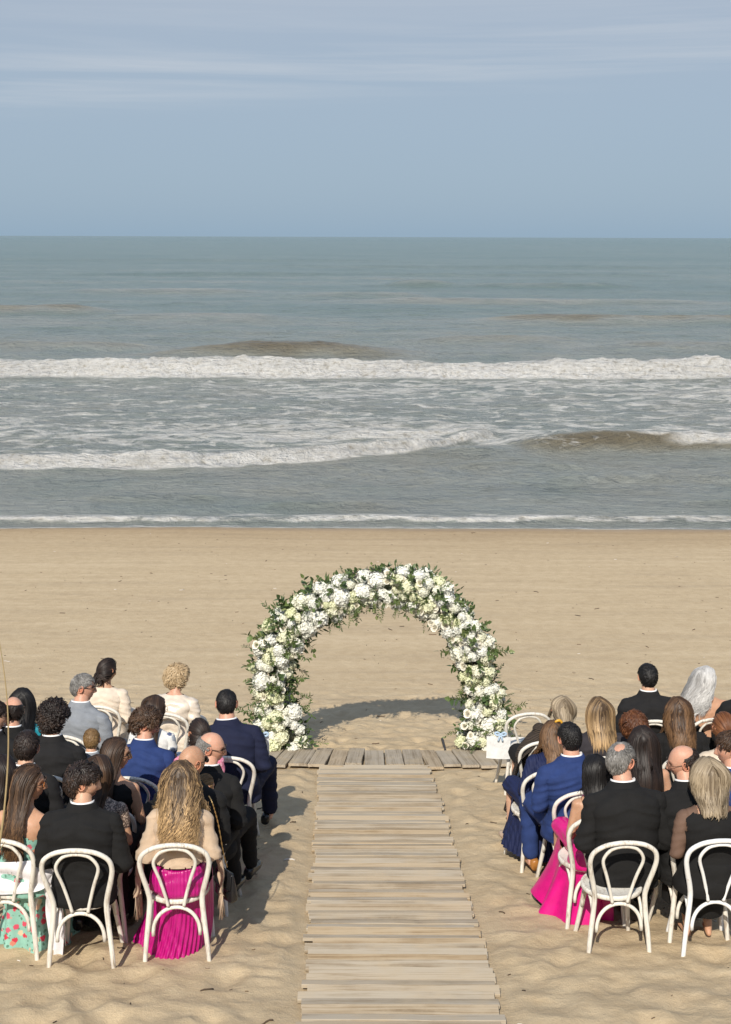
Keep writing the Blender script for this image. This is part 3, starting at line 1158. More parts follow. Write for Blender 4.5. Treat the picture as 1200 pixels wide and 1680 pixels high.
def chair_parts(m):
    P = {}
    half = [(-.212, -.245, -.03), (-.196, -.222, .18), (-.168, -.190, .44), (-.176, -.198, .54), (-.205, -.222, .66), (-.219, -.240, .75),
            (-.200, -.254, .82), (-.135, -.266, .868), (-.06, -.270, .886), (0, -.271, .890)]
    full = half + [(-x, y, z) for x, y, z in half[-2::-1]]
    pts = spline(full, 64)
    rr = np.interp(pts[:, 2], [0, .44, .9], [.0145, .0182, .0152])
    P['back_hoop'] = tube(pts, rr, 10)
    half = [(-.050, -.200, .435), (-.064, -.203, .50), (-.098, -.215, .63), (-.131, -.233, .735), (-.122, -.244, .79), (-.085, -.252, .835), (-.04, -.256, .853), (0, -.257, .857)]
    full = half + [(-x, y, z) for x, y, z in half[-2::-1]]
    P['inner_hoop'] = tube(spline(full, 48), .0112, 8)
    rings = []
    for z, k in ((.432, .90), (.434, .97), (.442, 1.0), (.458, 1.0), (.466, .975), (.467, .93), (.459, .86), (.457, .4)):
        rings.append(((0, .02, z), (.205 * k, 0, 0), (0, .205 * k, 0)))
    P['seat'] = loft(rings, 36, 2.0)
    for sx, nm in ((-1, 'leg'), (1, 'leg.001')):
        P[nm] = tube(spline([(sx * .140, .135, .44), (sx * .158, .165, .24), (sx * .190, .215, -.03)], 10), np.linspace(.0195, .0145, 10), 9)
    a = np.linspace(0, math.pi, 26)
    P['brace'] = tube(np.stack([.150 * np.cos(a), -.205 + .02 * np.sin(a), .235 + .185 * np.sin(a) ** .8], -1), .0125, 8)
    for sx, nm in ((-1, 'brace.001'), (1, 'brace.002')):
        P[nm] = tube(np.stack([np.full_like(a, sx * .163), -.01 + .150 * np.cos(a), .24 + .18 * np.sin(a) ** .8], -1), .0105, 8)
    out = []
    for k, (V, F) in P.items():
        out.append((k.split('.')[0], mesh_from(k.split('.')[0], V, F, [m], True)))
    return out


CH_WORN = chair_parts(chair_mat('worn_white_paint', -0.02, (0.70, 0.67, 0.60)))
CH_CLEAN = chair_parts(chair_mat('clean_white_paint', 0.08, (0.76, 0.76, 0.75)))


def chair(loc, yaw, label, clean=False):
    r = empty('chair', loc, yaw)
    tag(r, label, 'chair', 'white bentwood chairs')
    for nm, me in (CH_CLEAN if clean else CH_WORN):
        link(nm, me, r)
    return r


# ================================================================== PEOPLE
def rot_z(a):
    c, s = math.cos(a), math.sin(a)
    return np.array([[c, -s, 0], [s, c, 0], [0, 0, 1.0]])


def rot_x(a):
    c, s = math.cos(a), math.sin(a)
    return np.array([[1, 0, 0], [0, c, -s], [0, s, c]])


def rot_y(a):
    c, s = math.cos(a), math.sin(a)
    return np.array([[c, 0, s], [0, 1, 0], [-s, 0, c]])


def head_pts(D, face=True):
    """skull and face over unit directions, x right, y forward, z up"""
    x, y, z = D[:, 0].copy(), D[:, 1].copy(), D[:, 2].copy()
    X = .0765 * x
    Yf = np.where(y > 0, .094 * np.abs(y) ** .88, -.104 * np.abs(y) ** .95)
    Z = np.where(z > 0, .112 * z, .122 * z)
    low = np.clip(-z, 0, 1)
    X *= 1 - .30 * low ** 1.3
    X *= 1 + .04 * np.clip(z, 0, 1) * (y < 0)
    Yf = np.where(y < 0, Yf * (1 - .50 * sstep(.15, .9, low)), Yf * (1 - .06 * low))
    Yf = np.where((y > 0) & (z > .3), Yf * (1 - .14 * (z - .3)), Yf)
    P = np.stack([X, Yf, Z], -1)
    if face:
        fr = sstep(0.0, .35, y)
        ax = np.abs(X)
        nose = .030 * np.exp(-(X / .0125) ** 2) * np.interp(Z, [-.050, -.040, -.032, -.005, .018, .03], [0, .55, 1, .62, .22, 0])
        nose += .006 * np.exp(-((ax - .013) / .008) ** 2 - ((Z + .034) / .009) ** 2)
        sock = -.011 * np.exp(-((ax - .032) / .016) ** 2 - ((Z - .008) / .012) ** 2)
        eye = .006 * np.exp(-((ax - .032) / .010) ** 2 - ((Z - .006) / .007) ** 2)
        brow = .005 * np.exp(-((ax - .030) / .022) ** 2 - ((Z - .026) / .008) ** 2)
        lips = .008 * np.exp(-(X / .020) ** 2 - ((Z + .061) / .0055) ** 2) + .008 * np.exp(-(X / .017) ** 2 - ((Z + .074) / .006) ** 2)
        lips -= .003 * np.exp(-(X / .022) ** 2 - ((Z + .0672) / .003) ** 2)
        chin = .012 * np.exp(-(X / .022) ** 2 - ((Z + .106) / .014) ** 2)
        cheek = .005 * np.exp(-((ax - .045) / .018) ** 2 - ((Z + .018) / .018) ** 2)
        P[:, 1] += fr * (nose + sock + eye + brow + lips + chin + cheek)
    return P


def uv_dirs(nu, nv):
    V, F = ball((0, 0, 0), 1.0, nu, nv)
    return V, F


HD, HF = uv_dirs(64, 54)
# turn the sphere so that its fine rows run round the face
HEAD_P = head_pts(HD)


def ear(sx):
    mb = MB()
    a = np.linspace(0, 2 * math.pi, 13)
    rim = np.stack([sx * (.080 + .010 * np.clip(-np.cos(a), 0, 1)), -.012 + .017 * -np.cos(a) + .006 * np.sin(a), .002 + .030 * np.sin(a)], -1)
    mb.add(*tube(rim, .0052, 6))
    mb.add(*ball((sx * .078, -.010, 0), (.006, .014, .026), 8, 6))
    mb.add(*ball((sx * .078, -.004, -.028), (.005, .007, .008), 8, 6))
    V, F, _ = mb.arr()
    return V, F


EARS = [ear(-1), ear(1)]


def face_tint(beard, lips):
    X, Y, Z = HEAD_P.T
    t = np.ones((len(HEAD_P), 3))
    front = (HD[:, 1] > 0.2)

    def mixto(w, c):
        t[:] = t * (1 - w[:, None]) + np.array(c) * w[:, None]
    ax = np.abs(X)
    mixto(front * .35 * np.exp(-((ax - .045) / .02) ** 2 - ((Z + .02) / .02) ** 2), (1.05, .70, .62))
    mixto(front * .4 * np.exp(-(X / .016) ** 2 - ((Z + .032) / .012) ** 2), (1.02, .72, .62))
    mixto(front * np.exp(-(X / .022) ** 4 - ((Z + .067) / .011) ** 4), lips)
    mixto(front * .85 * np.exp(-((ax - .034) / .017) ** 4 - ((Z - .030 + (ax - .034) * .15) / .0045) ** 4), (.14, .09, .06))
    mixto(front * .9 * np.exp(-((ax - .033) / .012) ** 4 - ((Z - .008) / .005) ** 4), (.12, .08, .07))
    if beard:
        w = beard * sstep(-.035, -.055, Z) * sstep(-.3, .1, HD[:, 1]) * (1 - np.exp(-(X / .02) ** 4 - ((Z + .067) / .009) ** 4))
        mixto(w, (.16, .11, .08))
    return np.clip(t, 0, 1.2)


CACHE = {}

MALE = dict(rings=[(.445, -.02, .165, .12), (.52, -.03, .185, .14), (.62, -.04, .168, .122), (.72, -.045, .168, .122), (.82, -.05, .185, .132), (.92, -.058, .198, .132),
                   (.975, -.06, .178, .108), (1.02, -.052, .118, .082), (1.055, -.042, .070, .064)],
            sh=(.178, -.055, .952), shr=.062, el=(.238, -.05, .71), wr=(.125, .19, .615), ua=(.054, .044), fa=(.043, .030),
            neck=((0, -.045, 1.03), (0, -.010, 1.13), .060, .056), hc=(0, .012, 1.203), hip=.09, thr=.085)
FEM = dict(rings=[(.445, -.02, .165, .125), (.52, -.03, .18, .145), (.62, -.035, .142, .112), (.70, -.035, .128, .10), (.80, -.035, .145, .115), (.88, -.04, .158, .115),
                  (.93, -.048, .145, .090), (.965, -.045, .095, .066), (.995, -.04, .054, .05)],
           sh=(.146, -.05, .922), shr=.046, el=(.205, -.06, .70), wr=(.115, .165, .60), ua=(.042, .035), fa=(.034, .024),
           neck=((0, -.045, .975), (0, -.010, 1.07), .047, .045), hc=(0, .010, 1.148), hip=.085, thr=.085)


def torso_parts(g, inf, zmin, zmax, sleeve, mb, shx=0.0):
    rings = []
    for z, cy, rx, ry in g['rings']:
        if z < zmin - .03 or z > zmax + .03:
            continue
        rings.append(((0, cy, z), (rx + inf, 0, 0), (0, ry + inf, 0)))
    if inf and zmin < .46:
        rings[0] = ((0, -.02, zmin), (g['rings'][0][2] + inf + .022, 0, 0), (0, g['rings'][0][3] + inf + .02, 0))
    if rings:
        mb.add(*loft(rings, 28, 2.35))
    sh, el, wr = (np.array(g[k]) for k in ('sh', 'el', 'wr'))
    for sx in (-1, 1):
        k = np.array([sx, 1, 1])
        if sleeve >= 1 or inf == 0:
            mb.add(*ball(sh * k + np.array([0, 0, shx * .6]), g['shr'] * (1 if inf == 0 else .93) + inf * .6, 14, 10))
        if (rings and sleeve != 0) or inf == 0:
            mid = np.array([g['sh'][0] * .55 * sx, g['sh'][1], g['sh'][2] + .02 + shx])
            mb.add(*capsule(mid, sh * k * [.86, 1, 1] + np.array([0, 0, shx]), g['shr'] + inf * .4, g['shr'] * .93 + inf * .7))
            mb.add(*capsule(np.array([sx * .03, g['neck'][0][1], g['neck'][0][2] + .005]), (sh * k) * [.8, 1, 1], .040 + inf * .6, g['shr'] * .8 + inf * .5))
        if sleeve >= 1 or inf == 0:
            f = 1.0 if inf == 0 or sleeve >= 2 else .45
            e2 = sh + (el - sh) * f
            mb.add(*capsule(sh * k, e2 * k, g['ua'][0] + inf, g['ua'][1] + inf * 1.1))
        if sleeve >= 3 or inf == 0:
            f = 1.0 if inf == 0 else .93
            w2 = el + (wr - el) * f
            mb.add(*capsule(el * k, w2 * k, g['fa'][0] + inf * 1.1, g['fa'][1] + inf * 1.0))


def legs(g, inf, mb, ay, spread, zbot=.10):
    hp, th = g['hip'], g['thr']
    for sx in (-1, 1):
        kx = spread * sx
        hip, knee, ank = np.array([hp * sx, -.01, .525]), np.array([kx, .43, .535]), np.array([kx * 1.05, ay, zbot])
        mb.add(*capsule(hip, knee, th + inf, .060 + inf))
        mb.add(*capsule(knee, ank, .056 + inf, .042 + inf * .9 if not inf else .058))


def hand(sx, wr, mbv):
    """palm with four unequal bent fingers and a thumb, resting on the thigh"""
    d = np.array([-sx * .55, .80, -.10])
    d /= np.linalg.norm(d)
    s = np.array([-sx * .82, -.57, 0.0])
    s /= np.linalg.norm(s)
    u = np.cross(s, d) * (1 if np.cross(s, d)[2] > 0 else -1)
    P = [wr, wr + d * .03, wr + d * .06, wr + d * .088]
    mbv.add(*tube(P, [.026, .034, .040, .036], 10, .45, nrm=u))
    for i, (o, L) in enumerate(((.028, .066), (.010, .074), (-.009, .070), (-.026, .055))):
        b = wr + d * .082 + s * o
        mbv.add(*tube([b, b + d * L * .45 + u * .006, b + d * L * .78 - u * .008, b + d * L * .95 - u * .024], [.0095, .0088, .008, .006], 6))
    b = wr + d * .028 + s * .032
    mbv.add(*tube([b, b + d * .025 + s * .026, b + d * .055 + s * .030 - u * .006], [.011, .010, .0075], 6))


def body_rest(sex, ay, spread):
    key = ('body', sex, ay, spread)
    if key not in CACHE:
        g = MALE if sex == 'm' else FEM
        mb = MB()
        torso_parts(g, 0.0, 0, 9, 3, mb)
        mb.add(*capsule(g['neck'][0], g['neck'][1], g['neck'][2], g['neck'][3], 14))
        legs(g, 0.0, mb, ay, spread)
        for sx in (-1, 1):
            a = np.array([spread * 1.05 * sx, ay, .0])
            mb.add(*capsule(a + [0, -.03, .045], a + [sx * .012, .13, .028], .036, .027))
            mb.add(*capsule(a + [0, 0, .12], a + [0, -.02, .05], .04, .036))
        V, F, N = remesh(mb, .014, 5)
        CACHE[key] = (V, F, N)
    return CACHE[key]


def cloth_rest(sex, inf, zmin, zmax, sleeve, shx):
    key = ('cloth', sex, inf, zmin, zmax, sleeve, shx)
    if key not in CACHE:
        g = MALE if sex == 'm' else FEM
        mb = MB()
        torso_parts(g, inf, zmin, zmax, sleeve if sleeve < 1 else -1, mb, shx)
        r1 = remesh(mb, .0125, 4)
        if sleeve >= 1:
            mb = MB()
            torso_parts(g, inf, 5, 9, sleeve, mb, shx)
            r2 = remesh(mb, .0125, 4)
            r1 = (np.concatenate([r1[0], r2[0]]), np.concatenate([r1[1], r2[1] + len(r1[0])]), np.concatenate([r1[2], r2[2]]))
        CACHE[key] = r1
    return CACHE[key]


def trousers_rest(sex, ay, spread):
    key = ('trs', sex, ay, spread)
    if key not in CACHE:
        g = MALE if sex == 'm' else FEM
        mb = MB()
        legs(g, .017, mb, ay, spread, .12)
        mb.add(*loft([((0, -.02, .462), (.185, 0, 0), (0, .145, 0)), ((0, -.03, .56), (.195, 0, 0), (0, .15, 0)), ((0, -.03, .64), (.18, 0, 0), (0, .14, 0))], 20))
        CACHE[key] = remesh(mb, .015, 4)
    return CACHE[key]


def compact(V, F, keep):
    F = F[keep]
    u, inv = np.unique(F, return_inverse=True)
    return V[u], inv.reshape(F.shape), u


def folds(V, N, seed, amp=1.0):
    P = V.copy()
    a = vnoise(P * np.array([9, 9, 16]) + seed * 7.3, seed) - .5
    q = P.copy()
    q[:, 2] += .35 * np.abs(P[:, 0])
    b = np.abs(vnoise(q * np.array([5, 5, 22]) + seed * 3.1, seed + 5) - .5)
    c = vnoise(P * np.array([3.5, 3.5, 4.5]) + seed, seed + 9) - .5
    return V + N * (amp * (.009 * a - .020 * (b - .12) + .018 * c))[:, None]


# ---------------------------------------------------------------- materials of skin, cloth and hair
MATS = {}


def skin_mat(tone):
    k = ('skin', tone)
    if k not in MATS:
        m, nt, b = mat('skin')
        at_ = nd(nt, 'ShaderNodeAttribute', attribute_name='tint')
        mx = nd(nt, 'ShaderNodeMix', data_type='RGBA', blend_type='MULTIPLY')
        mx.inputs[0].default_value = 1
        mx.inputs[6].default_value = c4(tone)
        nt.links.new(at_.outputs['Color'], mx.inputs[7])
        v = mapping(nt, (1, 1, 1))
        n1 = noise(nt, v, 28, 4, 0.6)
        cc = ramp_node(nt, n1, [(.3, (.90, .86, .84)), (.7, (1.06, 1.04, 1.03))])
        m2 = nd(nt, 'ShaderNodeMix', data_type='RGBA', blend_type='MULTIPLY')
        m2.inputs[0].default_value = 1
        nt.links.new(mx.outputs[2], m2.inputs[6])
        nt.links.new(cc, m2.inputs[7])
        nt.links.new(m2.outputs[2], b.inputs['Base Color'])
        b.inputs['Roughness'].default_value = .48
        b.inputs['Specular IOR Level'].default_value = .35
        b.inputs['Subsurface Weight'].default_value = .12
        b.inputs['Subsurface Radius'].default_value = (.012, .005, .003)
        b.inputs['Subsurface Scale'].default_value = .5
        MATS[k] = m
    return MATS[k]


def cloth_mat(name, c, rough=.85, kind='plain', c_2=None, sheen=0.0, spec=.25, scale=1.0):
    k = ('cloth', name)
    if k in MATS:
        return MATS[k]
    m, nt, b = mat(name)
    v = mapping(nt, (1, 1, 1))
    n1 = noise(nt, v, 14, 5, .6)
    n2_ = noise(nt, v, 420, 2, .6)
    col = ramp_node(nt, n1, [(.3, tuple(x * .86 for x in c)), (.7, tuple(x * 1.12 for x in c))])
    if kind == 'floral':
        vo = nd(nt, 'ShaderNodeTexVoronoi', {'Vector': v, 'Scale': 17 * scale})
        vb = nd(nt, 'ShaderNodeTexVoronoi', {'Vector': v, 'Scale': 30 * scale})
        wob = noise(nt, v, 60 * scale, 3, .6)
        d = nd(nt, 'ShaderNodeMath', {0: wob, 1: .5, 2: vo.outputs['Distance']}, operation='MULTIPLY_ADD')
        m1 = nd(nt, 'ShaderNodeMapRange', {0: d.outputs[0], 1: .56, 2: .62, 3: 1, 4: 0})
        d2 = nd(nt, 'ShaderNodeMath', {0: wob, 1: .5, 2: vb.outputs['Distance']}, operation='MULTIPLY_ADD')
        m2 = nd(nt, 'ShaderNodeMapRange', {0: d2.outputs[0], 1: .50, 2: .56, 3: 1, 4: 0})
        sx = nd(nt, 'ShaderNodeSeparateColor', {0: vo.outputs['Color']})
        fc = ramp_node(nt, sx.outputs[0], [(.0, c_2[0]), (.45, c_2[1]), (.75, c_2[2]), (1, c_2[0])])
        x1 = nd(nt, 'ShaderNodeMix', data_type='RGBA')
        nt.links.new(m2.outputs[0], x1.inputs[0])
        nt.links.new(col, x1.inputs[6])
        x1.inputs[7].default_value = c4(c_2[3])
        x2 = nd(nt, 'ShaderNodeMix', data_type='RGBA')
        nt.links.new(m1.outputs[0], x2.inputs[0])
        nt.links.new(x1.outputs[2], x2.inputs[6])
        nt.links.new(fc, x2.inputs[7])
        col = x2.outputs[2]
    elif kind == 'stripe':
        w = nd(nt, 'ShaderNodeTexWave', {'Vector': v, 'Scale': 26 * scale, 'Distortion': 1.5, 'Detail': 2}, bands_direction='DIAGONAL')
        x2 = nd(nt, 'ShaderNodeMix', data_type='RGBA')
        wf = nd(nt, 'ShaderNodeMapRange', {0: w.outputs['Fac'], 1: .55, 2: .8})
        nt.links.new(wf.outputs[0], x2.inputs[0])
        nt.links.new(col, x2.inputs[6])
        x2.inputs[7].default_value = c4(c_2)
        col = x2.outputs[2]
    elif kind == 'sparkle':
        vo = nd(nt, 'ShaderNodeTexVoronoi', {'Vector': v, 'Scale': 160})
        sx = nd(nt, 'ShaderNodeSeparateColor', {0: vo.outputs['Color']})
        wf = nd(nt, 'ShaderNodeMapRange', {0: sx.outputs[0], 1: .5, 2: .9})
        x2 = nd(nt, 'ShaderNodeMix', data_type='RGBA')
        nt.links.new(wf.outputs[0], x2.inputs[0])
        nt.links.new(col, x2.inputs[6])
        x2.inputs[7].default_value = c4(c_2)
        col = x2.outputs[2]
    nt.links.new(col, b.inputs['Base Color'])
    b.inputs['Roughness'].default_value = rough
    b.inputs['Specular IOR Level'].default_value = spec
    b.inputs['Sheen Weight'].default_value = sheen
    hh = nd(nt, 'ShaderNodeMath', {0: n2_, 1: .12, 2: n1}, operation='MULTIPLY_ADD')
    hs_ = hh.outputs[0]
    if kind == 'pleat':
        w = nd(nt, 'ShaderNodeTexWave', {'Vector': v, 'Scale': 14 * scale, 'Distortion': 2.2, 'Detail': 2, 'Detail Scale': .6}, bands_direction='X')
        hs_ = nd(nt, 'ShaderNodeMath', {0: w.outputs['Fac'], 1: .55, 2: hs_}, operation='MULTIPLY_ADD').outputs[0]
    bump(nt, b, hs_, .5 if kind == 'pleat' else .35, .012)
    MATS[k] = m
    return m


def hair_mat(name, c0, c1):
    k = ('hair', name)
    if k not in MATS:
        m, nt, b = mat('hair')
        at_ = nd(nt, 'ShaderNodeAttribute', attribute_name='tone')
        col = ramp_node(nt, at_.outputs['Fac'], [(0.0, tuple(x * .45 for x in c0)), (.35, c0), (.7, tuple(.5 * a + .5 * b_ for a, b_ in zip(c0, c1))), (1.0, c1)])
        nt.links.new(col, b.inputs['Base Color'])
        b.inputs['Roughness'].default_value = .5
        b.inputs['Specular IOR Level'].default_value = .34
        MATS[k] = m
    return MATS[k]


# ---------------------------------------------------------------- hair
HAIRLINE = ([0, 40, 58, 78, 92, 115, 140, 180], [.066, .060, .036, .000, .012, -.030, -.066, -.080])
HAIRLINE_F = ([0, 40, 55, 72, 90, 115, 140, 180], [.072, .062, .030, -.030, -.080, -.100, -.100, -.100])
HAIRLINE_B = ([0, 60, 85, 95, 115, 140, 180], [.5, .5, .02, .012, -.030, -.066, -.080])   # bald above


def scalp_mask(P, D, female, bald):
    az = np.degrees(np.abs(np.arctan2(D[:, 0], D[:, 1])))
    hl = HAIRLINE_F if female else HAIRLINE
    lim = np.interp(az, hl[0], hl[1])
    m = sstep(-.006, .010, P[:, 2] - lim)
    if bald == 2:
        q = D - np.array([0.05, -.42, .90])
        return m * sstep(.30, .46, np.linalg.norm(q * [1, 1, .7], axis=1))
    if bald:
        top = np.interp(az, [0, 70, 95, 140, 180], [-.2, -.05, .050, .062, .060 + .02 * (bald < 1)])
        m = m * sstep(.012, -.006, P[:, 2] - top)
    return m


SD, SF = uv_dirs(44, 34)


def ribbons(P, NR, w, tone, flat=.38):
    """P (L,S,3) paths, NR outward (L,S,3), w (L,) half widths -> one mesh of tapered strands"""
    L, Sn, _ = P.shape
    T = np.gradient(P, axis=1)
    T /= np.linalg.norm(T, axis=2, keepdims=True) + 1e-9
    Bn = np.cross(T, NR)
    Bn /= np.linalg.norm(Bn, axis=2, keepdims=True) + 1e-9
    Nn = np.cross(Bn, T)
    s = np.linspace(0, 1, Sn)
    prof = np.clip(np.minimum(.55 + s * 3, 1) * (1 - np.clip((s - .55) / .45, 0, 1) ** 1.8), .04, 1)
    ww = w[:, None] * prof[None]
    off = [(1, -flat), (0, flat), (-1, -flat)]
    V = np.stack([P + Bn * (ww * a)[..., None] + Nn * (ww * b)[..., None] for a, b in off], 2)   # L,S,3,3
    base = np.arange(L)[:, None, None] * Sn * 3 + np.arange(Sn - 1)[None, :, None] * 3
    j = np.arange(2)[None, None]
    F = np.stack([base + j, base + j + 1, base + 4 + j, base + 3 + j], -1).reshape(-1, 4)
    tn = np.broadcast_to(tone[:, :, None] if tone.ndim == 2 else tone[:, None, None], (L, Sn, 3)).reshape(-1)
    return V.reshape(-1, 3), F, tn


def hair_mesh(style, hc, Rh, Bend, g, seed, length=.3, vol=1.0, wave=.0, curl=.0, bald=0, tone0=.35, tone_tip=.0, tone_var=.34, part=0.0, n=None, blow=0.0, inf=.006):
    r = np.random.default_rng(seed)
    female = style in ('long', 'bob', 'pony', 'bun', 'shortfem')
    P0 = head_pts(SD, False)
    msk = scalp_mask(P0, SD, female, bald)
    th = {'short': .011, 'wavy': .020, 'curly': .026, 'fringe': .008, 'buzz': .006, 'long': .014, 'bob': .020, 'pony': .010, 'bun': .010, 'shortfem': .026}[style] * vol
    lump = vnoise(P0 * (38 if curl else 22) + seed, seed) - .5
    top = 1 + (.35 * np.clip(SD[:, 2], 0, 1) if style in ('wavy', 'curly', 'short') else 0)
    kk = .45 if style in ('long', 'bob', 'pony', 'bun') else .8
    offs = np.where(msk > .02, -.010 + (th * kk * top + .010) * msk + lump * th * .9 * msk, -.012)
    Vs = P0 + SD * offs[:, None]
    tone_s = np.clip(tone0 - .05 + .5 * (vnoise(SD * np.array([14, 14, 5]) + seed, seed) - .5), 0, 1)
    Vw = hc + Vs @ Rh.T
    Fl = [tuple(f) for f in SF]
    quads = np.array([f if len(f) == 4 else (f[0], f[1], f[2], f[2]) for f in Fl])
    parts_V, parts_F, parts_T = [Vw], [f for f in Fl], [tone_s]
    # strands
    nn = n or {'short': 900, 'wavy': 750, 'curly': 750, 'fringe': 420, 'buzz': 0, 'long': 1150, 'bob': 1050, 'pony': 520, 'bun': 520, 'shortfem': 850}[style]
    if nn:
        D = r.normal(0, 1, (nn * 8, 3))
        if style in ('long', 'bob'):      # thick at the parting and the crown, where the strands start
            D[::2] = np.stack([part * 10 + r.normal(0, .10, nn * 4), r.uniform(-.75, .75, nn * 4), np.full(nn * 4, .8)], -1)
        D /= np.linalg.norm(D, axis=1)[:, None]
        p = head_pts(D, False)
        ok = scalp_mask(p, D, female, bald) > .6
        if style in ('short', 'wavy', 'curly'):
            ok &= ~((p[:, 2] < .030) & (np.degrees(np.abs(np.arctan2(D[:, 0], D[:, 1]))) < 112))
        D, p = D[ok][:nn], p[ok][:nn]
        L = len(D)
        up = D
        hz = (Rh.T @ np.array([0, 0, 1.0]))
        if style in ('short', 'wavy', 'curly', 'fringe', 'shortfem'):
            Sn = 7
            ln = {'short': .032, 'wavy': .055, 'curly': .055, 'fringe': .024, 'shortfem': .075}[style] * (0.7 + .6 * r.random(L))
            ln = np.where((p[:, 2] < .055) & (np.degrees(np.abs(np.arctan2(D[:, 0], D[:, 1]))) < 118), ln * .35, ln) if style in ('short', 'wavy') else ln
            whorl = np.array([.02, -.05, .10])
            flow = p - whorl
            flow[:, 2] -= .04
            if style != 'shortfem':
                flow[:, 1] += .02
            wob = np.stack([vnoise(p * 24 + k_ * 17.7 + seed, seed + k_) - .5 for k_ in range(3)], -1)
            flow += wob * {'short': .05, 'wavy': .26, 'curly': .40, 'fringe': .03, 'shortfem': .22}[style] + r.normal(0, .018 + .03 * (style == 'curly'), (L, 3))
            flow -= D * np.sum(flow * D, 1)[:, None]
            flow /= np.linalg.norm(flow, axis=1)[:, None] + 1e-9
            side = np.cross(D, flow)
            s = np.linspace(0, 1, Sn)
            base = p + D * (th * (1 + .35 * np.clip(D[:, 2], 0, 1)) * (.55 + .3 * r.random(L)))[:, None]
            path = base[:, None] + flow[:, None] * (ln[:, None] * s[None])[..., None]
            # follow the curve of the skull, with a little lift
            drop = -(s ** 2)[None] * (ln ** 2)[:, None] / .2 + np.sin(s * math.pi)[None] * th * (.30 if style == 'short' else .6) * (0.3 + r.random(L))[:, None]
            path = path + D[:, None] * drop[..., None]
            if curl:
                ph = r.uniform(0, 6.28, L)
                k = r.uniform(1.2, 2.4, L)
                ph = 14 * vnoise(p * 15 + seed, seed + 4) + r.normal(0, .5, L)
                k = .9 + .9 * vnoise(p * 9 + seed, seed + 6)
                ca = curl * (.005 + .006 * r.random(L))
                path = path + side[:, None] * (ca[:, None] * np.sin(ph[:, None] + k[:, None] * s[None] * 6.28))[..., None] \
                    + D[:, None] * (ca[:, None] * np.cos(ph[:, None] + k[:, None] * s[None] * 6.28))[..., None]
            NR = np.broadcast_to(D[:, None], path.shape)
            w = r.uniform(.0024, .0046, L) * (1.2 if style in ('curly', 'wavy', 'shortfem') else .9)
            tone = np.clip(tone0 + tone_var * 1.1 * (vnoise(p * 26 + seed, seed + 2) - .5) + r.normal(0, tone_var * .20, L), 0, 1)
            tone = np.repeat(tone[:, None], Sn, 1) + tone_tip * s[None]
            V, F, T = ribbons(path, NR, w, np.clip(tone, 0, 1))
            V = hc + V @ Rh.T
        else:
            Sn = 13
            pw = hc + p @ Rh.T
            Dw = D @ Rh.T
            zcut = hc[2] - length
            tie = hc + Rh @ np.array([0, -.100, -.035 if style == 'pony' else .0])
            cut = zcut + r.normal(0, .03 if style == 'long' else .012, L)
            if style in ('pony', 'bun'):
                tot = np.linalg.norm(pw - tie, axis=1) * 1.12
            else:
                tot = np.maximum(pw[:, 2] - cut, .03) * 1.06 + .03 * np.clip(D[:, 2], 0, 1)
            step = tot / (Sn - 1)
            lay = (.35 + .65 * r.random(L))
            off = th * lay * 1.15
            path = np.zeros((L, Sn, 3))
            NR = np.zeros((L, Sn, 3))
            cur = pw + Dw * (off * .9)[:, None]
            sgn = np.where(p[:, 0] > part, 1.0, -1.0)
            tors = [(Bend(np.array([[0, g['rings'][4][1], g['rings'][4][0] + .04]]))[0], np.array([g['rings'][5][2], g['rings'][5][3] + .018, .20])),
                    (Bend(np.array([[0, g['sh'][1], g['sh'][2] - .01]]))[0], np.array([g['sh'][0] + .02, .074, .062])),
                    ((hc + np.array(Bend(np.array([g['neck'][0]]))[0])) / 2, np.array([.058, .062, .09]))]
            rad = np.array([.0765, .100, .116])
            for i in range(Sn):
                path[:, i] = cur
                q = (cur - hc) @ Rh
                nr = (q / rad) @ Rh.T
                nr /= np.linalg.norm(nr, axis=1)[:, None] + 1e-9
                NR[:, i] = nr if i < 1 else .5 * NR[:, i - 1] + .5 * nr
                if i == Sn - 1:
                    break
                if style in ('pony', 'bun'):
                    v = tie - cur
                    v /= np.linalg.norm(v, axis=1)[:, None] + 1e-9
                else:
                    sa = np.clip((q[:, 1] + .06) / .10, .80, 1)
                    d0 = (np.stack([sgn * .8 * sa, np.full(L, -.45), -.25 - .55 * (1 - sa)], -1)) @ Rh.T
                    wgt = np.clip((q[:, 2] - .02) / .09, 0, 1)[:, None]
                    v = d0 * wgt + np.array([0, 0, -1.0]) * (1.05 - wgt)
                    v += (np.stack([np.zeros(L), np.full(L, -.30), np.zeros(L)], -1) @ Rh.T) * np.clip((q[:, 1] + .01) / .05, 0, 1)[:, None]
                    inw = np.clip((-.02 - q[:, 2]) / .08, 0, 1) * np.clip((q[:, 2] + (.26 if style == 'long' else .5)) / .1, 0, 1)
                    v -= np.stack([q[:, 0] * (.5 if style == 'long' else 2.0) * inw, np.clip(q[:, 1] + .05, -.2, .2) * (.3 if style == 'long' else 1.6) * inw, np.zeros(L)], -1) @ Rh.T
                    v += r.normal(0, .035, (L, 3)) + np.array([blow, 0, 0]) * np.clip((.02 - q[:, 2]) / .06, 0, 1)[:, None]
                    v /= np.linalg.norm(v, axis=1)[:, None]
                cur = cur + v * step[:, None]
                q = (cur - hc) @ Rh
                e = q / (rad + off[:, None])
                ne = np.linalg.norm(e, axis=1)
                inside = (ne < 1) | ((style in ('pony', 'bun')) & (ne < 1.2))
                q = np.where(inside[:, None], q / ne[:, None], q)
                fc = (q[:, 1] > .035) & (q[:, 2] < .05) & (np.abs(q[:, 0]) < .066)
                q[:, 0] = np.where(fc, sgn * .068, q[:, 0])
                q[:, 1] = np.where(fc, q[:, 1] - .02, q[:, 1])
                cur = hc + q @ Rh.T
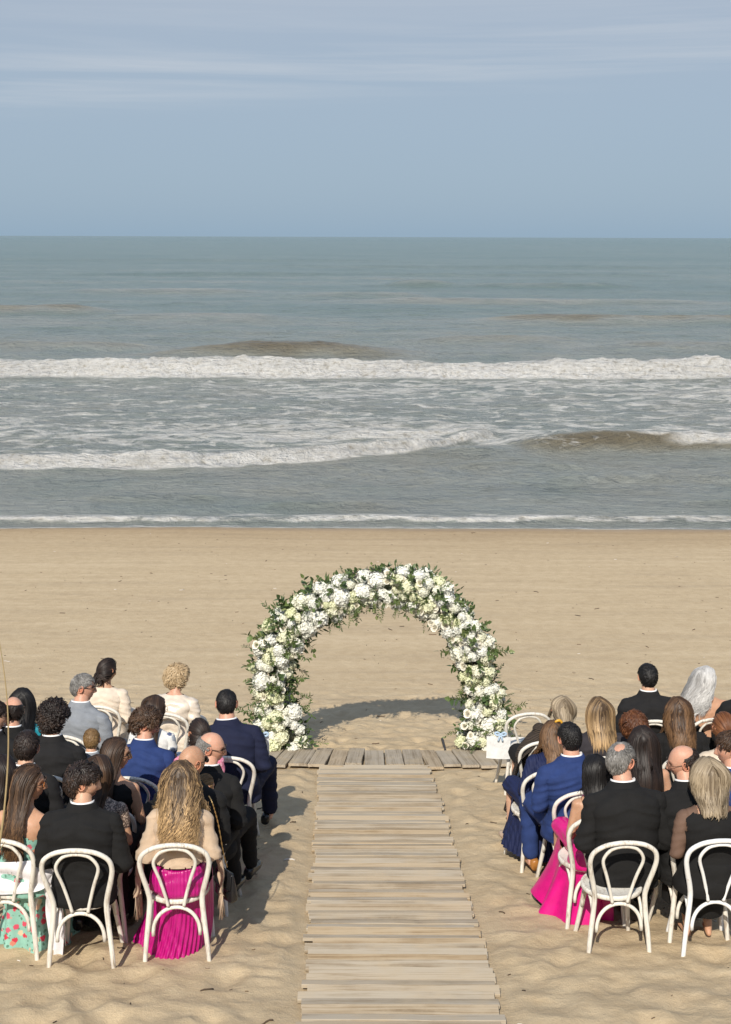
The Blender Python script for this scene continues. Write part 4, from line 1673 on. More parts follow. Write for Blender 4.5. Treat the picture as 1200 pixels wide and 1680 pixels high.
                for c_, rr in tors:
                    r3 = rr + inf + off[:, None] * .6
                    e = (cur - c_) / r3
                    ne = np.linalg.norm(e, axis=1)
                    hit = ne < 1
                    behind = cur[:, 1] < c_[1] + .05
                    yb = c_[1] - r3[:, 1] * np.sqrt(np.clip(1 - e[:, 0] ** 2 - e[:, 2] ** 2, 0, 1))
                    rad_ = c_ + (cur - c_) / (ne[:, None] + 1e-6)
                    new = np.where(behind[:, None], np.stack([cur[:, 0], yb, cur[:, 2]], -1), rad_)
                    cur = np.where(hit[:, None], new, cur)
            for _ in range(3):
                path[:, 2:-1] = .5 * path[:, 2:-1] + .25 * path[:, 1:-2] + .25 * path[:, 3:]
            s = np.linspace(0, 1, Sn)
            if wave or curl:
                ph = (r.normal(0, .55, L) + 6.28 * 2 * vnoise(path[:, 6] * 16 + seed, seed))[:, None]
                k = (tot / (.105 + r.normal(0, .006, L)))[:, None]
                side = np.cross(np.gradient(path, axis=1), NR)
                side /= np.linalg.norm(side, axis=2, keepdims=True) + 1e-9
                amp = wave * (.08 + .92 * s[None] ** 1.5) * (0.7 + .6 * r.random(L)[:, None])
                path = path + side * (amp * np.sin(ph + k * s[None] * 6.28))[..., None] + NR * (amp * .5 * np.cos(ph + k * s[None] * 6.28) + amp * .5)[..., None]
            if style == 'bob':
                inn = (s[None] ** 4 * .022)
                path = path - NR * inn[..., None]
            w = r.uniform(.0034, .0066, L)
            if style in ('pony', 'bun'):
                w *= .8
            tone = np.clip(tone0 + tone_var * 1.3 * (vnoise(path[:, 5] * 30 + seed, seed + 2) - .5) + r.normal(0, tone_var * .17, L), 0, 1)[:, None] + tone_tip * np.clip(s[None] * 1.3 - .2, 0, 1) * (0.5 + r.random(L)[:, None])
            V, F, T = ribbons(path, NR, w, np.clip(tone, 0, 1))
        parts_F += [tuple(x) for x in (F + len(parts_V[0])).tolist()]
        parts_V.append(V)
        parts_T.append(T)
        if style in ('pony', 'bun'):
            nb = sum(len(v) for v in parts_V)
            L2, Sn = 170, 10
            s = np.linspace(0, 1, Sn)
            if style == 'pony':
                st = tie + r.normal(0, .010, (L2, 3))
                ln = length * r.uniform(.65, 1.05, L2)
                dirs = np.stack([r.normal(0, .18, L2), r.normal(-.15, .16, L2), np.full(L2, -1.0)], -1)
                path = st[:, None] + (Rh @ np.array([0, -.020, .004]))[None, None] * np.sin(s * 2.2)[None, :, None] + dirs[:, None] * (ln[:, None] * s[None] ** 1.15)[..., None]
                path += r.normal(0, .003, path.shape)
                NR = np.broadcast_to(Rh @ np.array([0, -1.0, .1]), path.shape)
            else:
                a = r.uniform(0, 6.28, L2)[:, None] + s[None] * 3.2
                inc = r.uniform(-1, 1, L2)[:, None]
                rb = .036 * (0.85 + .2 * r.random(L2)[:, None])
                loc = np.stack([rb * np.cos(a), -.018 + rb * .75 * inc * np.ones_like(a), rb * np.sin(a)], -1)
                path = tie + loc @ Rh.T
                NR = loc @ Rh.T
                NR /= np.linalg.norm(NR, axis=2, keepdims=True)
            V, F, T = ribbons(path, NR, r.uniform(.004, .007, L2), np.clip(tone0 + r.normal(0, tone_var * .42, L2), 0, 1))
            parts_F += [tuple(x) for x in (F + nb).tolist()]
            parts_V.append(V)
            parts_T.append(T)
    return np.concatenate(parts_V), parts_F, np.concatenate(parts_T)


DARK_GLASS, nt_, b_ = mat('dark_lens')
b_.inputs['Base Color'].default_value = (.01, .009, .008, 1)
b_.inputs['Roughness'].default_value = .12
AMBER, nt_, b_ = mat('amber_lens')
b_.inputs['Base Color'].default_value = (.38, .12, .02, 1)
b_.inputs['Roughness'].default_value = .15
FRAME, nt_, b_ = mat('spectacle_frame')
b_.inputs['Base Color'].default_value = (.035, .02, .012, 1)
b_.inputs['Roughness'].default_value = .3
SHIRT = cloth_mat('white_shirt', (.80, .80, .80), .8)
SHOE_K, nt_, b_ = mat('black_leather')
b_.inputs['Base Color'].default_value = (.012, .012, .014, 1)
b_.inputs['Roughness'].default_value = .25
SHOE_T, nt_, b_ = mat('tan_leather')
b_.inputs['Base Color'].default_value = (.36, .15, .035, 1)
b_.inputs['Roughness'].default_value = .35


SHOE_N, nt_, b_ = mat('nude_leather')
b_.inputs['Base Color'].default_value = (.50, .36, .26, 1)
b_.inputs['Roughness'].default_value = .5
CLIP, nt_, b_ = mat('yellow_clip')
b_.inputs['Base Color'].default_value = (.62, .33, .03, 1)
b_.inputs['Roughness'].default_value = .4


def glasses_mesh(kind):
    mb = MB()
    ml = MB()
    for sx in (-1, 1):
        c = np.array([sx * .034, .100, .010])
        a = np.linspace(0, 2 * math.pi, 15)
        rx, rz = (.027, .021)
        rim = c + np.stack([rx * np.cos(a), -.010 * np.abs(np.cos(a)) ** 2 * (np.cos(a) * sx > 0), rz * np.sin(a)], -1)
        mb.add(*tube(rim, .0026 if kind != 'thin' else .0016, 5))
        if kind in ('dark', 'amber'):
            ml.add(*loft([(c + [0, -.002, 0], (rx, 0, 0), (0, 0, rz)), (c + [0, .002, 0], (rx, 0, 0), (0, 0, rz))], 14, 2.2))
        mb.add(*tube([c + [sx * rx, -.010, .008], (sx * .079, .06, .016), (sx * .086, .0, .018), (sx * .083, -.022, .008)], .0028 if kind != 'thin' else .0017, 5))
    mb.add(*tube([(-.008, .104, .014), (0, .108, .017), (.008, .104, .014)], .002, 5))
    V, F, _ = mb.arr()
    fm = [0] * len(F)
    if ml.n:
        V2, F2, _ = ml.arr()
        F = F + [tuple(i + len(V) for i in f) for f in F2]
        fm += [1] * len(F2)
        V = np.concatenate([V, V2])
    return V, F, fm


SKIN = dict(fair=(.56, .345, .235), pink=(.56, .315, .22), tan=(.46, .265, .165), warm=(.52, .30, .19))


def person(px, py, label, sex='m', s=1.0, w=1.0, yaw=0, lean=4, side=0, hyaw=0, hpitch=6, hroll=0, skin='fair', hair=None, hcol=('black', (.010, .008, .007), (.045, .035, .03)),
           outfit=(), glasses=None, beard=0, legs_=(.40, .13), shoes='black', chair_label=None, clean=False, seed=1, chair_off=(0, 0), no_chair=False, clip=False, lips=(.85, .45, .42)):
    g = MALE if sex == 'm' else FEM
    jr = random.Random(seed * 31)
    hroll += jr.uniform(-6, 6)
    yaw += jr.uniform(-2.5, 2.5)
    lean += jr.uniform(-1.5, 4.5)
    side += jr.uniform(-2, 2)
    yaw, lean, side = R(yaw), R(lean), R(side)
    sc = np.array([w, 0.5 + 0.5 * w, 1.0])

    def Bend(V):
        V = np.asarray(V, float)
        a = lean * sstep(.46, .92, V[:, 2])
        y, z = V[:, 1] + .03, V[:, 2] - .50
        c, si = np.cos(a), np.sin(a)
        out = V.copy()
        out[:, 1] = -.03 + c * y + si * z
        out[:, 2] = .50 - si * y + c * z
        b = side * sstep(.46, .92, V[:, 2])
        x, z = out[:, 0], out[:, 2] - .50
        c, si = np.cos(b), np.sin(b)
        out[:, 0] = c * x + si * z
        out[:, 2] = .50 - si * x + c * z
        return out

    hc = Bend(np.array([g['hc']]))[0]
    Rh = rot_z(R(hyaw)) @ rot_x(-R(hpitch) - lean * .35) @ rot_y(R(hroll) + side * .5)
    zoff = .46 * (1 - s)
    hz = hc[2] * s + zoff
    Rz = rot_z(yaw)
    ho = Rz @ (hc * s)
    h = hz
    for _ in range(4):
        p = at(px, py, h)
        rootxy = p[:2] - ho[:2]
        h = hz + float(base_z(rootxy[1]) - base_z(p[1]))
    ground = float(base_z(rootxy[1])) - .012
    root = empty('person', (rootxy[0], rootxy[1], ground + zoff), yaw)
    root.scale = (s, s, s)
    tag(root, label, 'person', 'wedding guests')
    ay, spread = legs_
    sk = skin_mat(SKIN[skin])
    # body
    V, F, N = body_rest(sex, ay, spread)
    if any(it[0] == 'suit' or (it[0] == 'top' and it[4] >= 3) for it in outfit):
        V = V - N * (.014 * sstep(g['neck'][0][2] + .01, g['neck'][0][2] - .03, V[:, 2]))[:, None]
    V = Bend(V * sc)
    hm = MB()
    for sx in (-1, 1):
        t = MB()
        hand(sx, np.array(g['wr']) * [sx, 1, 1], t)
        hv, hf, _ = t.arr()
        hm.add(Bend(hv * sc), hf)
    hp = hc + HEAD_P @ Rh.T
    tint = face_tint(beard, lips)
    nb = len(V)
    allF = [tuple(f) for f in F.tolist()]
    hv, hf, _ = hm.arr()
    allV = [V, hv]
    allT = [np.ones((nb + len(hv), 3))]
    allF += [tuple(i + nb for i in f) for f in hf]
    nb += len(hv)
    allV.append(hp)
    allT.append(tint)
    allF += [tuple(i + nb for i in f) for f in HF]
    nb += len(hp)
    for ev, ef in EARS:
        allV.append(hc + ev @ Rh.T)
        allT.append(np.tile([1.0, .80, .74], (len(ev), 1)))
        allF += [tuple(i + nb for i in f) for f in ef]
        nb += len(ev)
    link('body', mesh_from('body', np.concatenate(allV), allF, [sk], True, {'tint': np.concatenate(allT)}), root)
    # hair
    if hair:
        hd = dict(hair)
        st = hd.pop('style')
        inf = max([it[5] + .010 for it in outfit if it[0] == 'top'] + [.006])
        V, F, T = hair_mesh(st, hc, Rh, Bend, g, seed, inf=inf, **hd)
        link('hair', mesh_from('hair', V, F, [hair_mat(*hcol)], True, {'tone': T}), root)
    if glasses:
        V, F, fm = glasses_mesh(glasses)
        link('sunglasses' if glasses in ('dark', 'amber') else 'spectacles', mesh_from('glasses', hc + V @ Rh.T, F, [FRAME, AMBER if glasses == 'amber' else DARK_GLASS], True, fmat=fm), root)
    if clip:
        mb = MB()
        c = np.array([.030, -.045, .122])
        mb.add(*loft([(c + [-.030, 0, -.006], (0, .006, 0), (0, 0, .010)), (c + [-.006, 0, .006], (0, .012, 0), (0, 0, .012)), (c + [.012, 0, .008], (0, .012, 0), (0, 0, .012)), (c + [.036, 0, -.010], (0, .008, 0), (0, 0, .016)), (c + [.042, 0, -.030], (0, .005, 0), (0, 0, .008))], 10))
        V, F, _ = mb.arr()
        link('hair_clip', mesh_from('hair_clip', hc + V @ Rh.T, F, [CLIP], True), root)
    # clothes
    for oi, it in enumerate(outfit):
        k = it[0]
        if k == 'suit':
            m = it[1]
            V, F, N = cloth_rest('m' if sex == 'm' else 'f', .020, .43, 9, 3, .012)
            V = folds(V, N, seed + 3, 1.35)
            # centre vent and seam
            seam = np.exp(-(V[:, 0] / .006) ** 2) * (V[:, 1] < -.05)
            V = V + N * (-.004 * seam)[:, None]
            link('jacket', mesh_from('jacket', Bend(V * sc), F, [m], True), root)
            nz0 = g['neck'][0][2]
            a = np.linspace(0, 2 * math.pi, 40)[:-1]
            cv, cf = [], []
            prof = [(-.020, .040, .0), (.006, .024, .006), (.040, .010, .010), (.054, .003, .006), (.050, -.003, .0), (.01, .0, -.004)]
            for pz, pr, _ in prof:
                rr = g['neck'][2] + .006 + pr
                fr = np.clip(np.sin(a), 0, 1)
                cv.append(np.stack([np.cos(a) * rr * 1.12, -.040 + np.sin(a) * rr * 1.0 + .008, nz0 + .012 + pz - .075 * fr ** 1.5], -1))
            n_ = len(a)
            for i in range(len(prof) - 1):
                for j in range(n_):
                    cf.append((i * n_ + j, i * n_ + (j + 1) % n_, (i + 1) * n_ + (j + 1) % n_, (i + 1) * n_ + j))
            link('collar', mesh_from('collar', Bend(np.concatenate(cv) * sc), cf, [m], True), root)
            cv, cf = [], []
            for pz, pr in ((.0, .005), (.058, .003), (.063, .001), (.058, -.002), (.0, .0)):
                rr = g['neck'][2] + .006 + pr
                fr = np.clip(np.sin(a), 0, 1)
                cv.append(np.stack([np.cos(a) * rr * 1.04, -.040 + np.sin(a) * rr + .010 * pz / .05, nz0 + .012 + pz - .045 * fr ** 1.5], -1))
            for i in range(4):
                for j in range(n_):
                    cf.append((i * n_ + j, i * n_ + (j + 1) % n_, (i + 1) * n_ + (j + 1) % n_, (i + 1) * n_ + j))
            link('shirt_collar', mesh_from('shirt_collar', Bend(np.concatenate(cv) * sc), cf, [it[3] if len(it) > 3 else SHIRT], True), root)
            V, F, N = trousers_rest(sex, ay, spread)
            V = folds(V, N, seed + 6, .8)
            link('trousers', mesh_from('trousers', V * sc, F, [it[2] if len(it) > 2 and it[2] else m], True), root)
        elif k == 'top':
            _, m, zmin, zmax, sleeve, inf, pred = it[:7]
            nm = it[7] if len(it) > 7 else 'top'
            V, F, N = cloth_rest(sex, inf, zmin, zmax, sleeve, 0.0)
            amp = it[8] if len(it) > 8 else .8
            if pred is not None:
                c = V[F].mean(1)
                V2, F, u = compact(V, F, pred(c))
                V, N = V[u], N[u]
            V = folds(V, N, seed + 11 + oi, amp)
            link(nm, mesh_from(nm, Bend(V * sc), F, [m], True), root)
        elif k == 'skirt':
            _, m, pleats, depth, rxb, ryb, cy, zb, nm = it[:9]
            shift = it[9] if len(it) > 9 else 0.0
            a = np.linspace(0, 2 * math.pi, 240)[:-1]
            rows = []
            for t in np.linspace(0, 1, 16):
                z = (.435 + .10 * np.clip(np.sin(a) * 3, 0, 1)) * (1 - t) + zb * t
                rx, ry = .190 + (rxb - .190) * t ** 1.6, .30 + (ryb - .30) * t ** 1.6
                low = vnoise(np.stack([np.cos(a) * 2.2, np.sin(a) * 2.2, np.full_like(a, t * .5 + seed)], -1), 3) - .5
                wv = 1 + depth * (.25 + t) * np.sin(a * pleats + 1.6 * np.sin(a * 3 + seed) + 2.5 * low) * .6 + (.05 + .22 * t) * low
                rows.append(np.stack([np.cos(a) * rx * wv + shift * t * t, cy + .03 + np.sin(a) * ry * wv, z + .035 * low * t], -1))
            n_ = len(a)
            F = [(i * n_ + j, i * n_ + (j + 1) % n_, (i + 1) * n_ + (j + 1) % n_, (i + 1) * n_ + j) for i in range(15) for j in range(n_)]
            # lap of the skirt over hips and thighs
            V = np.concatenate(rows)
            link(nm, mesh_from(nm, V, F, [m], True), root)
            V, F, N = trousers_lap()
            V = V.copy()
            V = folds(V, N, seed + 21, 1.5)
            link(nm + '_lap', mesh_from(nm + '_lap', V * sc, F, [m], True), root)
    if shoes:
        sm = {'black': SHOE_K, 'tan': SHOE_T, 'nude': SHOE_N}[shoes]
        for sx in (-1, 1):
            a0 = np.array([spread * 1.05 * sx, ay, 0.0])
            dx = sx * .012
            rings = [(a0 + [0, -.055, .045], (.026, 0, 0), (0, 0, .040)), (a0 + [0, -.045, .046], (.036, 0, 0), (0, 0, .046)), (a0 + [0, .0, .050], (.038, 0, 0), (0, 0, .050)),
                     (a0 + [dx * .5, .07, .038], (.042, 0, 0), (0, 0, .037)), (a0 + [dx, .14, .030], (.046, 0, 0), (0, 0, .028)), (a0 + [dx, .20, .026], (.040, 0, 0), (0, 0, .022)), (a0 + [dx, .235, .024], (.018, 0, 0), (0, 0, .014))]
            V, F = loft(rings, 14, 2.4)
            V[:, 2] = np.maximum(V[:, 2], .004)
            link('shoe', mesh_from('shoe', V, F, [sm], True), root)
    if not no_chair:
        cx = Rz @ np.array([chair_off[0], chair_off[1], 0])
        chair((rootxy[0] + cx[0], rootxy[1] + cx[1], ground), yaw, chair_label or 'white bentwood chair under the guest, a ' + label[:20], clean)
    root['_y'] = float(rootxy[1])
    return root


def trousers_lap():
    if 'lap' not in CACHE:
        mb = MB()
        for sx in (-1, 1):
            mb.add(*capsule((.085 * sx, -.01, .535), (.12 * sx, .43, .545), .090, .082))
        mb.add(*capsule((0, .05, .53), (0, .42, .53), .09, .08))
        mb.add(*loft([((0, -.005, .468), (.178, 0, 0), (0, .165, 0)), ((0, -.01, .50), (.192, 0, 0), (0, .17, 0)), ((0, -.02, .57), (.188, 0, 0), (0, .16, 0)), ((0, -.03, .66), (.16, 0, 0), (0, .13, 0))], 22))
        CACHE['lap'] = remesh(mb, .013, 4)
    return CACHE['lap']


# ================================================================== THE GUESTS
BLACK = cloth_mat('black_wool', (0.0115, .0112, .0112), .9)
BLACK2 = cloth_mat('charcoal_wool', (.0145, .014, .0145), .9)
NAVY = cloth_mat('navy_wool', (.012, .015, .038), .88)
BLUE = cloth_mat('royal_blue_wool', (.020, .040, .135), .85)
GREY = cloth_mat('grey_wool', (.225, .24, .262), .9)
CREAM = cloth_mat('cream_knit', (.66, .56, .45), .9)
CREAM2 = cloth_mat('ecru_knit', (.62, .52, .40), .9)
SATIN = cloth_mat('cream_satin', (.66, .57, .47), .32, spec=.6)
TEAL = cloth_mat('teal_crepe', (.010, .20, .26), .6)
MAGENTA = cloth_mat('magenta_satin', (.43, .006, .17), .30, 'pleat', spec=.6)
PINKSATIN = cloth_mat('fuchsia_satin', (.60, .006, .18), .28, spec=.55)
BEIGE = cloth_mat('beige_shawl', (.50, .375, .265), .95, sheen=.1)
WHITE = cloth_mat('white_shawl', (.76, .74, .76), .95)
FLORAL = cloth_mat('mint_floral', (.25, .47, .39), .7, 'floral', [(.55, .02, .04), (.60, .10, .16), (.65, .55, .35), (.10, .22, .16)])
WFLORAL = cloth_mat('white_floral', (.70, .69, .66), .8, 'floral', [(.05, .07, .16), (.10, .13, .22), (.35, .38, .42), (.62, .62, .6)], scale=.8)
PFLORAL = cloth_mat('pink_floral', (.66, .22, .33), .8, 'floral', [(.42, .04, .12), (.75, .45, .50), (.60, .12, .22), (.76, .50, .54)], scale=1.4)
SPARK = cloth_mat('sparkling_beads', (.07, .045, .035), .5, 'sparkle', (.55, .42, .33), spec=.6)
KNIT = cloth_mat('black_open_knit', (.014, .012, .011), .9, 'stripe', (.085, .062, .045))
KNAVY = cloth_mat('navy_pleats', (.012, .018, .062), .7, 'pleat')
DGREY = cloth_mat('dark_plum_jersey', (.034, .030, .034), .85)
SHEER = cloth_mat('brown_sheer', (.14, .085, .06), .7)

H_BLACK = ('black', (.008, .007, .007), (.040, .033, .030))
H_DBROWN = ('dark_brown', (.016, .010, .008), (.085, .050, .034))
H_BROWN = ('brown', (.032, .018, .011), (.17, .092, .048))
H_BALAY = ('balayage', (.070, .043, .023), (.56, .37, .185))
H_ASHBL = ('ash_blonde', (.13, .095, .058), (.52, .42, .29))
H_GOLD = ('golden_blonde', (.34, .235, .125), (.72, .57, .37))
H_GREY = ('grey', (.10, .095, .088), (.42, .40, .375))
H_SILV = ('silver', (.33, .32, .31), (.72, .71, .69))
H_RED = ('auburn', (.085, .030, .012), (.34, .135, .048))
H_HONEY = ('honey', (.12, .068, .026), (.40, .25, .11))
H_CARAM = ('caramel', (.045, .024, .013), (.30, .165, .078))

bare = None


def low_back(c):
    return ~((c[:, 1] < -.02) & (np.abs(c[:, 0]) < .012 + .17 * np.clip((c[:, 2] - .64) / .25, 0, 1)) & (c[:, 2] > .64)) & (c[:, 2] < .985)


def strapless(c):
    return c[:, 2] < .845 + .02 * np.cos(c[:, 0] * 30)


def tank(c):
    return (c[:, 2] < .965) & ((c[:, 2] < .86) | ((np.abs(c[:, 0]) < .15)))


def slip(c):
    back = c[:, 1] < -.03
    strap = (np.abs(np.abs(c[:, 0]) - .085) < .008)
    return (c[:, 2] < .80) | (strap & (c[:, 2] < .99))


def cape(c):
    return c[:, 2] < 1.0


def shawl_cut(c):
    return (c[:, 2] > .655 + .10 * np.abs(c[:, 0])) & (c[:, 2] < 1.0)


SUIT = lambda m: [('suit', m)]
YL, YR = -5, 5

# ---- left block, from the nearest row forward
P_FLOR = person(48, 1281, 'woman with long brown hair and amber sunglasses in a strapless mint floral dress', 'f', 1.02, yaw=-10, lean=2, side=5, chair_off=(-.06, 0), hyaw=-76, hpitch=4, skin='warm',
       hair=dict(style='long', length=.40, vol=0.90, wave=.016, tone0=.32, tone_tip=.18, part=.01), hcol=H_CARAM, glasses='amber',
       outfit=[('top', FLORAL, .44, 9, 0, .012, strapless, 'dress'), ('skirt', FLORAL, 9, .08, .26, .36, .17, .01, 'skirt')], seed=101,
       chair_label='worn white bentwood chair with a white fringed shawl beside its seat')
P_DARK = person(137, 1281, 'bearded young man with wavy brown hair in a black suit, head turned to the side', 'm', 1.0, 1.05, yaw=3, lean=4, hyaw=-76, hpitch=8, skin='fair',
       hair=dict(style='wavy', vol=1.05, curl=.35, tone0=.40, tone_var=.5), hcol=H_DBROWN, outfit=SUIT(BLACK), beard=.75, seed=102, chair_off=(.005, 0),
       chair_label='worn white bentwood chair under the bearded young man in black')
P_PINK = person(298, 1277, 'woman in a beige shawl and magenta pleated skirt with long wavy blonde hair', 'f', 1.04, yaw=2, lean=7, side=2, hyaw=-6, hpitch=8, skin='warm',
       hair=dict(style='long', length=.29, vol=0.95, wave=.034, tone0=.30, tone_tip=.60, tone_var=.46), hcol=H_BALAY,
       outfit=[('top', BEIGE, .60, 9, 3, .026, shawl_cut, 'shawl', 1.7), ('skirt', MAGENTA, 44, .05, .25, .36, .17, .0, 'skirt', -.08)], seed=103, shoes=None, chair_off=(-.012, .0),
       chair_label='worn white bentwood chair under the woman in the magenta skirt')
# second row
person(44, 1224, 'man with short black hair and white collar behind the woman in floral', 'm', 1.0, yaw=YL, hyaw=8, hair=dict(style='short', vol=1.35, tone0=.35), hcol=H_DBROWN, outfit=SUIT(BLACK2), seed=104,
       chair_label='white bentwood chair half hidden behind the woman in floral')
person(163, 1266, 'woman with sleek brown bob and sparkling beaded cap sleeve, partly behind the bearded man', 'f', 1.0, yaw=YL, hyaw=-18, hpitch=10, skin='tan',
       hair=dict(style='bob', length=.20, vol=0.76, tone0=.35, tone_tip=.1), hcol=H_BROWN, outfit=[('top', SPARK, .44, 9, 1, .012, cape, 'dress'), ('skirt', BLACK, 9, .05, .215, .33, .17, .10, 'skirt')], seed=105,
       chair_label='white bentwood chair under the woman in the beaded cap sleeves')
person(4, 1266, 'dark haired guest at the picture edge behind the woman in floral', 'f', 1.0, yaw=YL, hyaw=-5, hair=dict(style='bob', length=.2, vol=0.83, tone0=.3), hcol=H_DBROWN, outfit=[('top', BLACK, .44, 9, 3, .016, cape, 'dress')], seed=106,
       chair_label='white bentwood chair at the picture edge in the second row')
person(315, 1247, 'bald man with dark sunglasses in a black suit by the aisle', 'm', 1.0, 1.03, yaw=-8, lean=3, hyaw=-38, hpitch=4, skin='tan', outfit=SUIT(BLACK), glasses='dark', seed=107, legs_=(.50, .17),
       chair_label='white bentwood chair under the bald man in sunglasses')
person(336, 1288, 'child with honey coloured hair beside the blonde woman in the shawl', 'f', .74, yaw=-10, hyaw=-45, hpitch=10, hair=dict(style='pony', length=.14, tone0=.45), hcol=H_HONEY, outfit=[('top', SHEER, .44, 9, 1, .012, cape, 'dress')], seed=108, no_chair=True)
# third row
person(88, 1177, 'man with thick dark curly hair and black suit, back turned', 'm', 1.04, 1.04, yaw=YL, lean=2, hyaw=-6, hair=dict(style='curly', vol=1.25, curl=1.2, tone0=.35, tone_var=.5), hcol=H_DBROWN, outfit=SUIT(BLACK2), seed=109,
       chair_label='white bentwood chair under the man with thick curly hair')
person(190, 1234, 'woman with long straight brown hair and black sunglasses in a sleeveless black dress', 'f', 1.02, yaw=-10, hyaw=-72, hpitch=3, skin='warm', hair=dict(style='long', length=.26, vol=0.76, tone0=.35, tone_tip=.12), hcol=H_BROWN, glasses='dark',
       outfit=[('top', BLACK, .44, 9, 0, .012, tank, 'dress'), ('skirt', BLACK, 9, .05, .215, .33, .17, .10, 'skirt')], seed=110, chair_label='white bentwood chair under the woman in black sunglasses')
person(347, 1224, 'balding grey haired man with dark glasses in a black suit by the aisle', 'm', 1.0, 1.05, yaw=-8, lean=6, hyaw=-80, hpitch=8, skin='pink', hair=dict(style='fringe', bald=1, tone0=.55), hcol=H_GREY, glasses='dark', outfit=SUIT(BLACK), seed=111, legs_=(.50, .17),
       chair_label='white bentwood chair under the balding grey haired man by the aisle')
person(151, 1212, 'small boy with short sandy hair seated between the grown ups', 'm', .76, yaw=YL, hyaw=4, hair=dict(style='short', vol=1.1, tone0=.5), hcol=H_HONEY, outfit=SUIT(GREY), seed=112,
       chair_label='white bentwood chair under the small sandy haired boy')
# fourth row
person(22, 1164, 'bald man with glasses and white collar in a black suit, facing away to the sea', 'm', 1.02, 1.05, yaw=0, hyaw=32, hpitch=4, skin='pink', hair=dict(style='fringe', bald=1, tone0=.2, n=60), hcol=H_DBROWN, glasses='thin', outfit=SUIT(BLACK), seed=113,
       chair_label='white bentwood chair under the bald man with thin glasses')
person(-8, 1172, 'man in dark sunglasses cut off by the picture edge', 'm', 1.0, yaw=-8, hyaw=-60, hair=dict(style='short', vol=1.2, tone0=.35), hcol=H_DBROWN, glasses='dark', outfit=SUIT(BLACK2), seed=114,
       chair_label='white bentwood chair at the picture edge in the fourth row')
person(240, 1185, 'man with curly brown hair and glasses in a bright blue suit, looking down', 'm', 1.0, 1.06, yaw=-10, lean=5, hyaw=-74, hpitch=18, skin='pink', hair=dict(style='curly', vol=.95, curl=.9, tone0=.45), hcol=H_BROWN, glasses='thin', outfit=SUIT(BLUE), beard=.35, seed=115,
       chair_label='white bentwood chair under the man in bright blue')
person(328, 1201, 'woman with pulled back dark hair in a pink ruffled floral blouse', 'f', 1.0, yaw=-5, hyaw=38, hpitch=6, skin='tan', hair=dict(style='bun', tone0=.4), hcol=H_DBROWN, glasses='thin',
       outfit=[('top', PFLORAL, .44, 9, 2, .030, cape, 'blouse', 2.8), ('skirt', PFLORAL, 12, .06, .22, .33, .17, .10, 'skirt')], seed=116, chair_label='white bentwood chair under the woman in pink ruffles')
# fifth row
person(37, 1149, 'woman with long straight black hair in a teal dress', 'f', 1.02, yaw=-3, lean=2, hyaw=10, skin='tan', hair=dict(style='long', length=.36, vol=0.87, tone0=.3), hcol=H_BLACK,
       outfit=[('top', TEAL, .44, 9, 2, .014, cape, 'dress'), ('skirt', TEAL, 9, .05, .215, .33, .17, .10, 'skirt')], seed=117, chair_label='white bentwood chair under the woman in teal')
person(137, 1126, 'grey haired man with dark sunglasses in a pale grey suit', 'm', 1.04, 1.14, yaw=-14, lean=3, hyaw=-68, hpitch=2, skin='pink', hair=dict(style='short', vol=1.15, tone0=.55, tone_var=.5), hcol=H_GREY, glasses='dark', outfit=SUIT(GREY), seed=118,
       chair_label='white bentwood chair under the man in the pale grey suit')
person(254, 1162, 'woman with brown hair and glasses in a white dress with blue flowers', 'f', 1.0, yaw=-8, lean=6, hyaw=-40, hpitch=10, skin='tan', hair=dict(style='long', length=.22, tone0=.35), hcol=H_BROWN, glasses='thin',
       outfit=[('top', WFLORAL, .44, 9, 1, .014, cape, 'dress'), ('skirt', WFLORAL, 9, .05, .215, .33, .17, .10, 'skirt')], seed=119, chair_label='white bentwood chair under the woman in white and blue flowers')
# front row
person(176, 1098, 'woman with dark ponytail in a cream jacket, head bowed, far from the aisle', 'f', 1.02, 1.08, yaw=-8, lean=5, hyaw=-40, hpitch=16, skin='tan', hair=dict(style='pony', length=.13, vol=1.3, tone0=.35), hcol=H_DBROWN,
       outfit=[('top', CREAM, .44, 9, 3, .026, cape, 'jacket', 1.3), ('skirt', CREAM, 9, .05, .22, .33, .17, .10, 'skirt')], seed=120, chair_label='white bentwood chair under the woman with the dark ponytail')
person(291, 1110, 'elderly woman with short golden curls in a cream satin jacket', 'f', 1.0, 1.10, yaw=-10, lean=4, hyaw=-58, hpitch=4, skin='pink', hair=dict(style='shortfem', vol=1.05, curl=1.1, tone0=.5), hcol=H_GOLD,
       outfit=[('top', SATIN, .44, 9, 3, .026, cape, 'jacket', 2.0), ('skirt', SATIN, 9, .05, .22, .33, .17, .10, 'skirt')], seed=121, chair_label='white bentwood chair under the elderly woman in satin')
P_NAVY = person(372, 1153, 'broad man with cropped black hair in a dark navy suit by the aisle', 'm', 1.04, 1.16, yaw=-2, lean=8, side=-5, hyaw=4, hpitch=12, skin='pink', hair=dict(style='short', vol=.8, tone0=.4), hcol=H_BLACK, outfit=SUIT(NAVY), seed=122, legs_=(.46, .20),
       chair_label='white bentwood chair under the broad man in navy, pale paper tied to it')

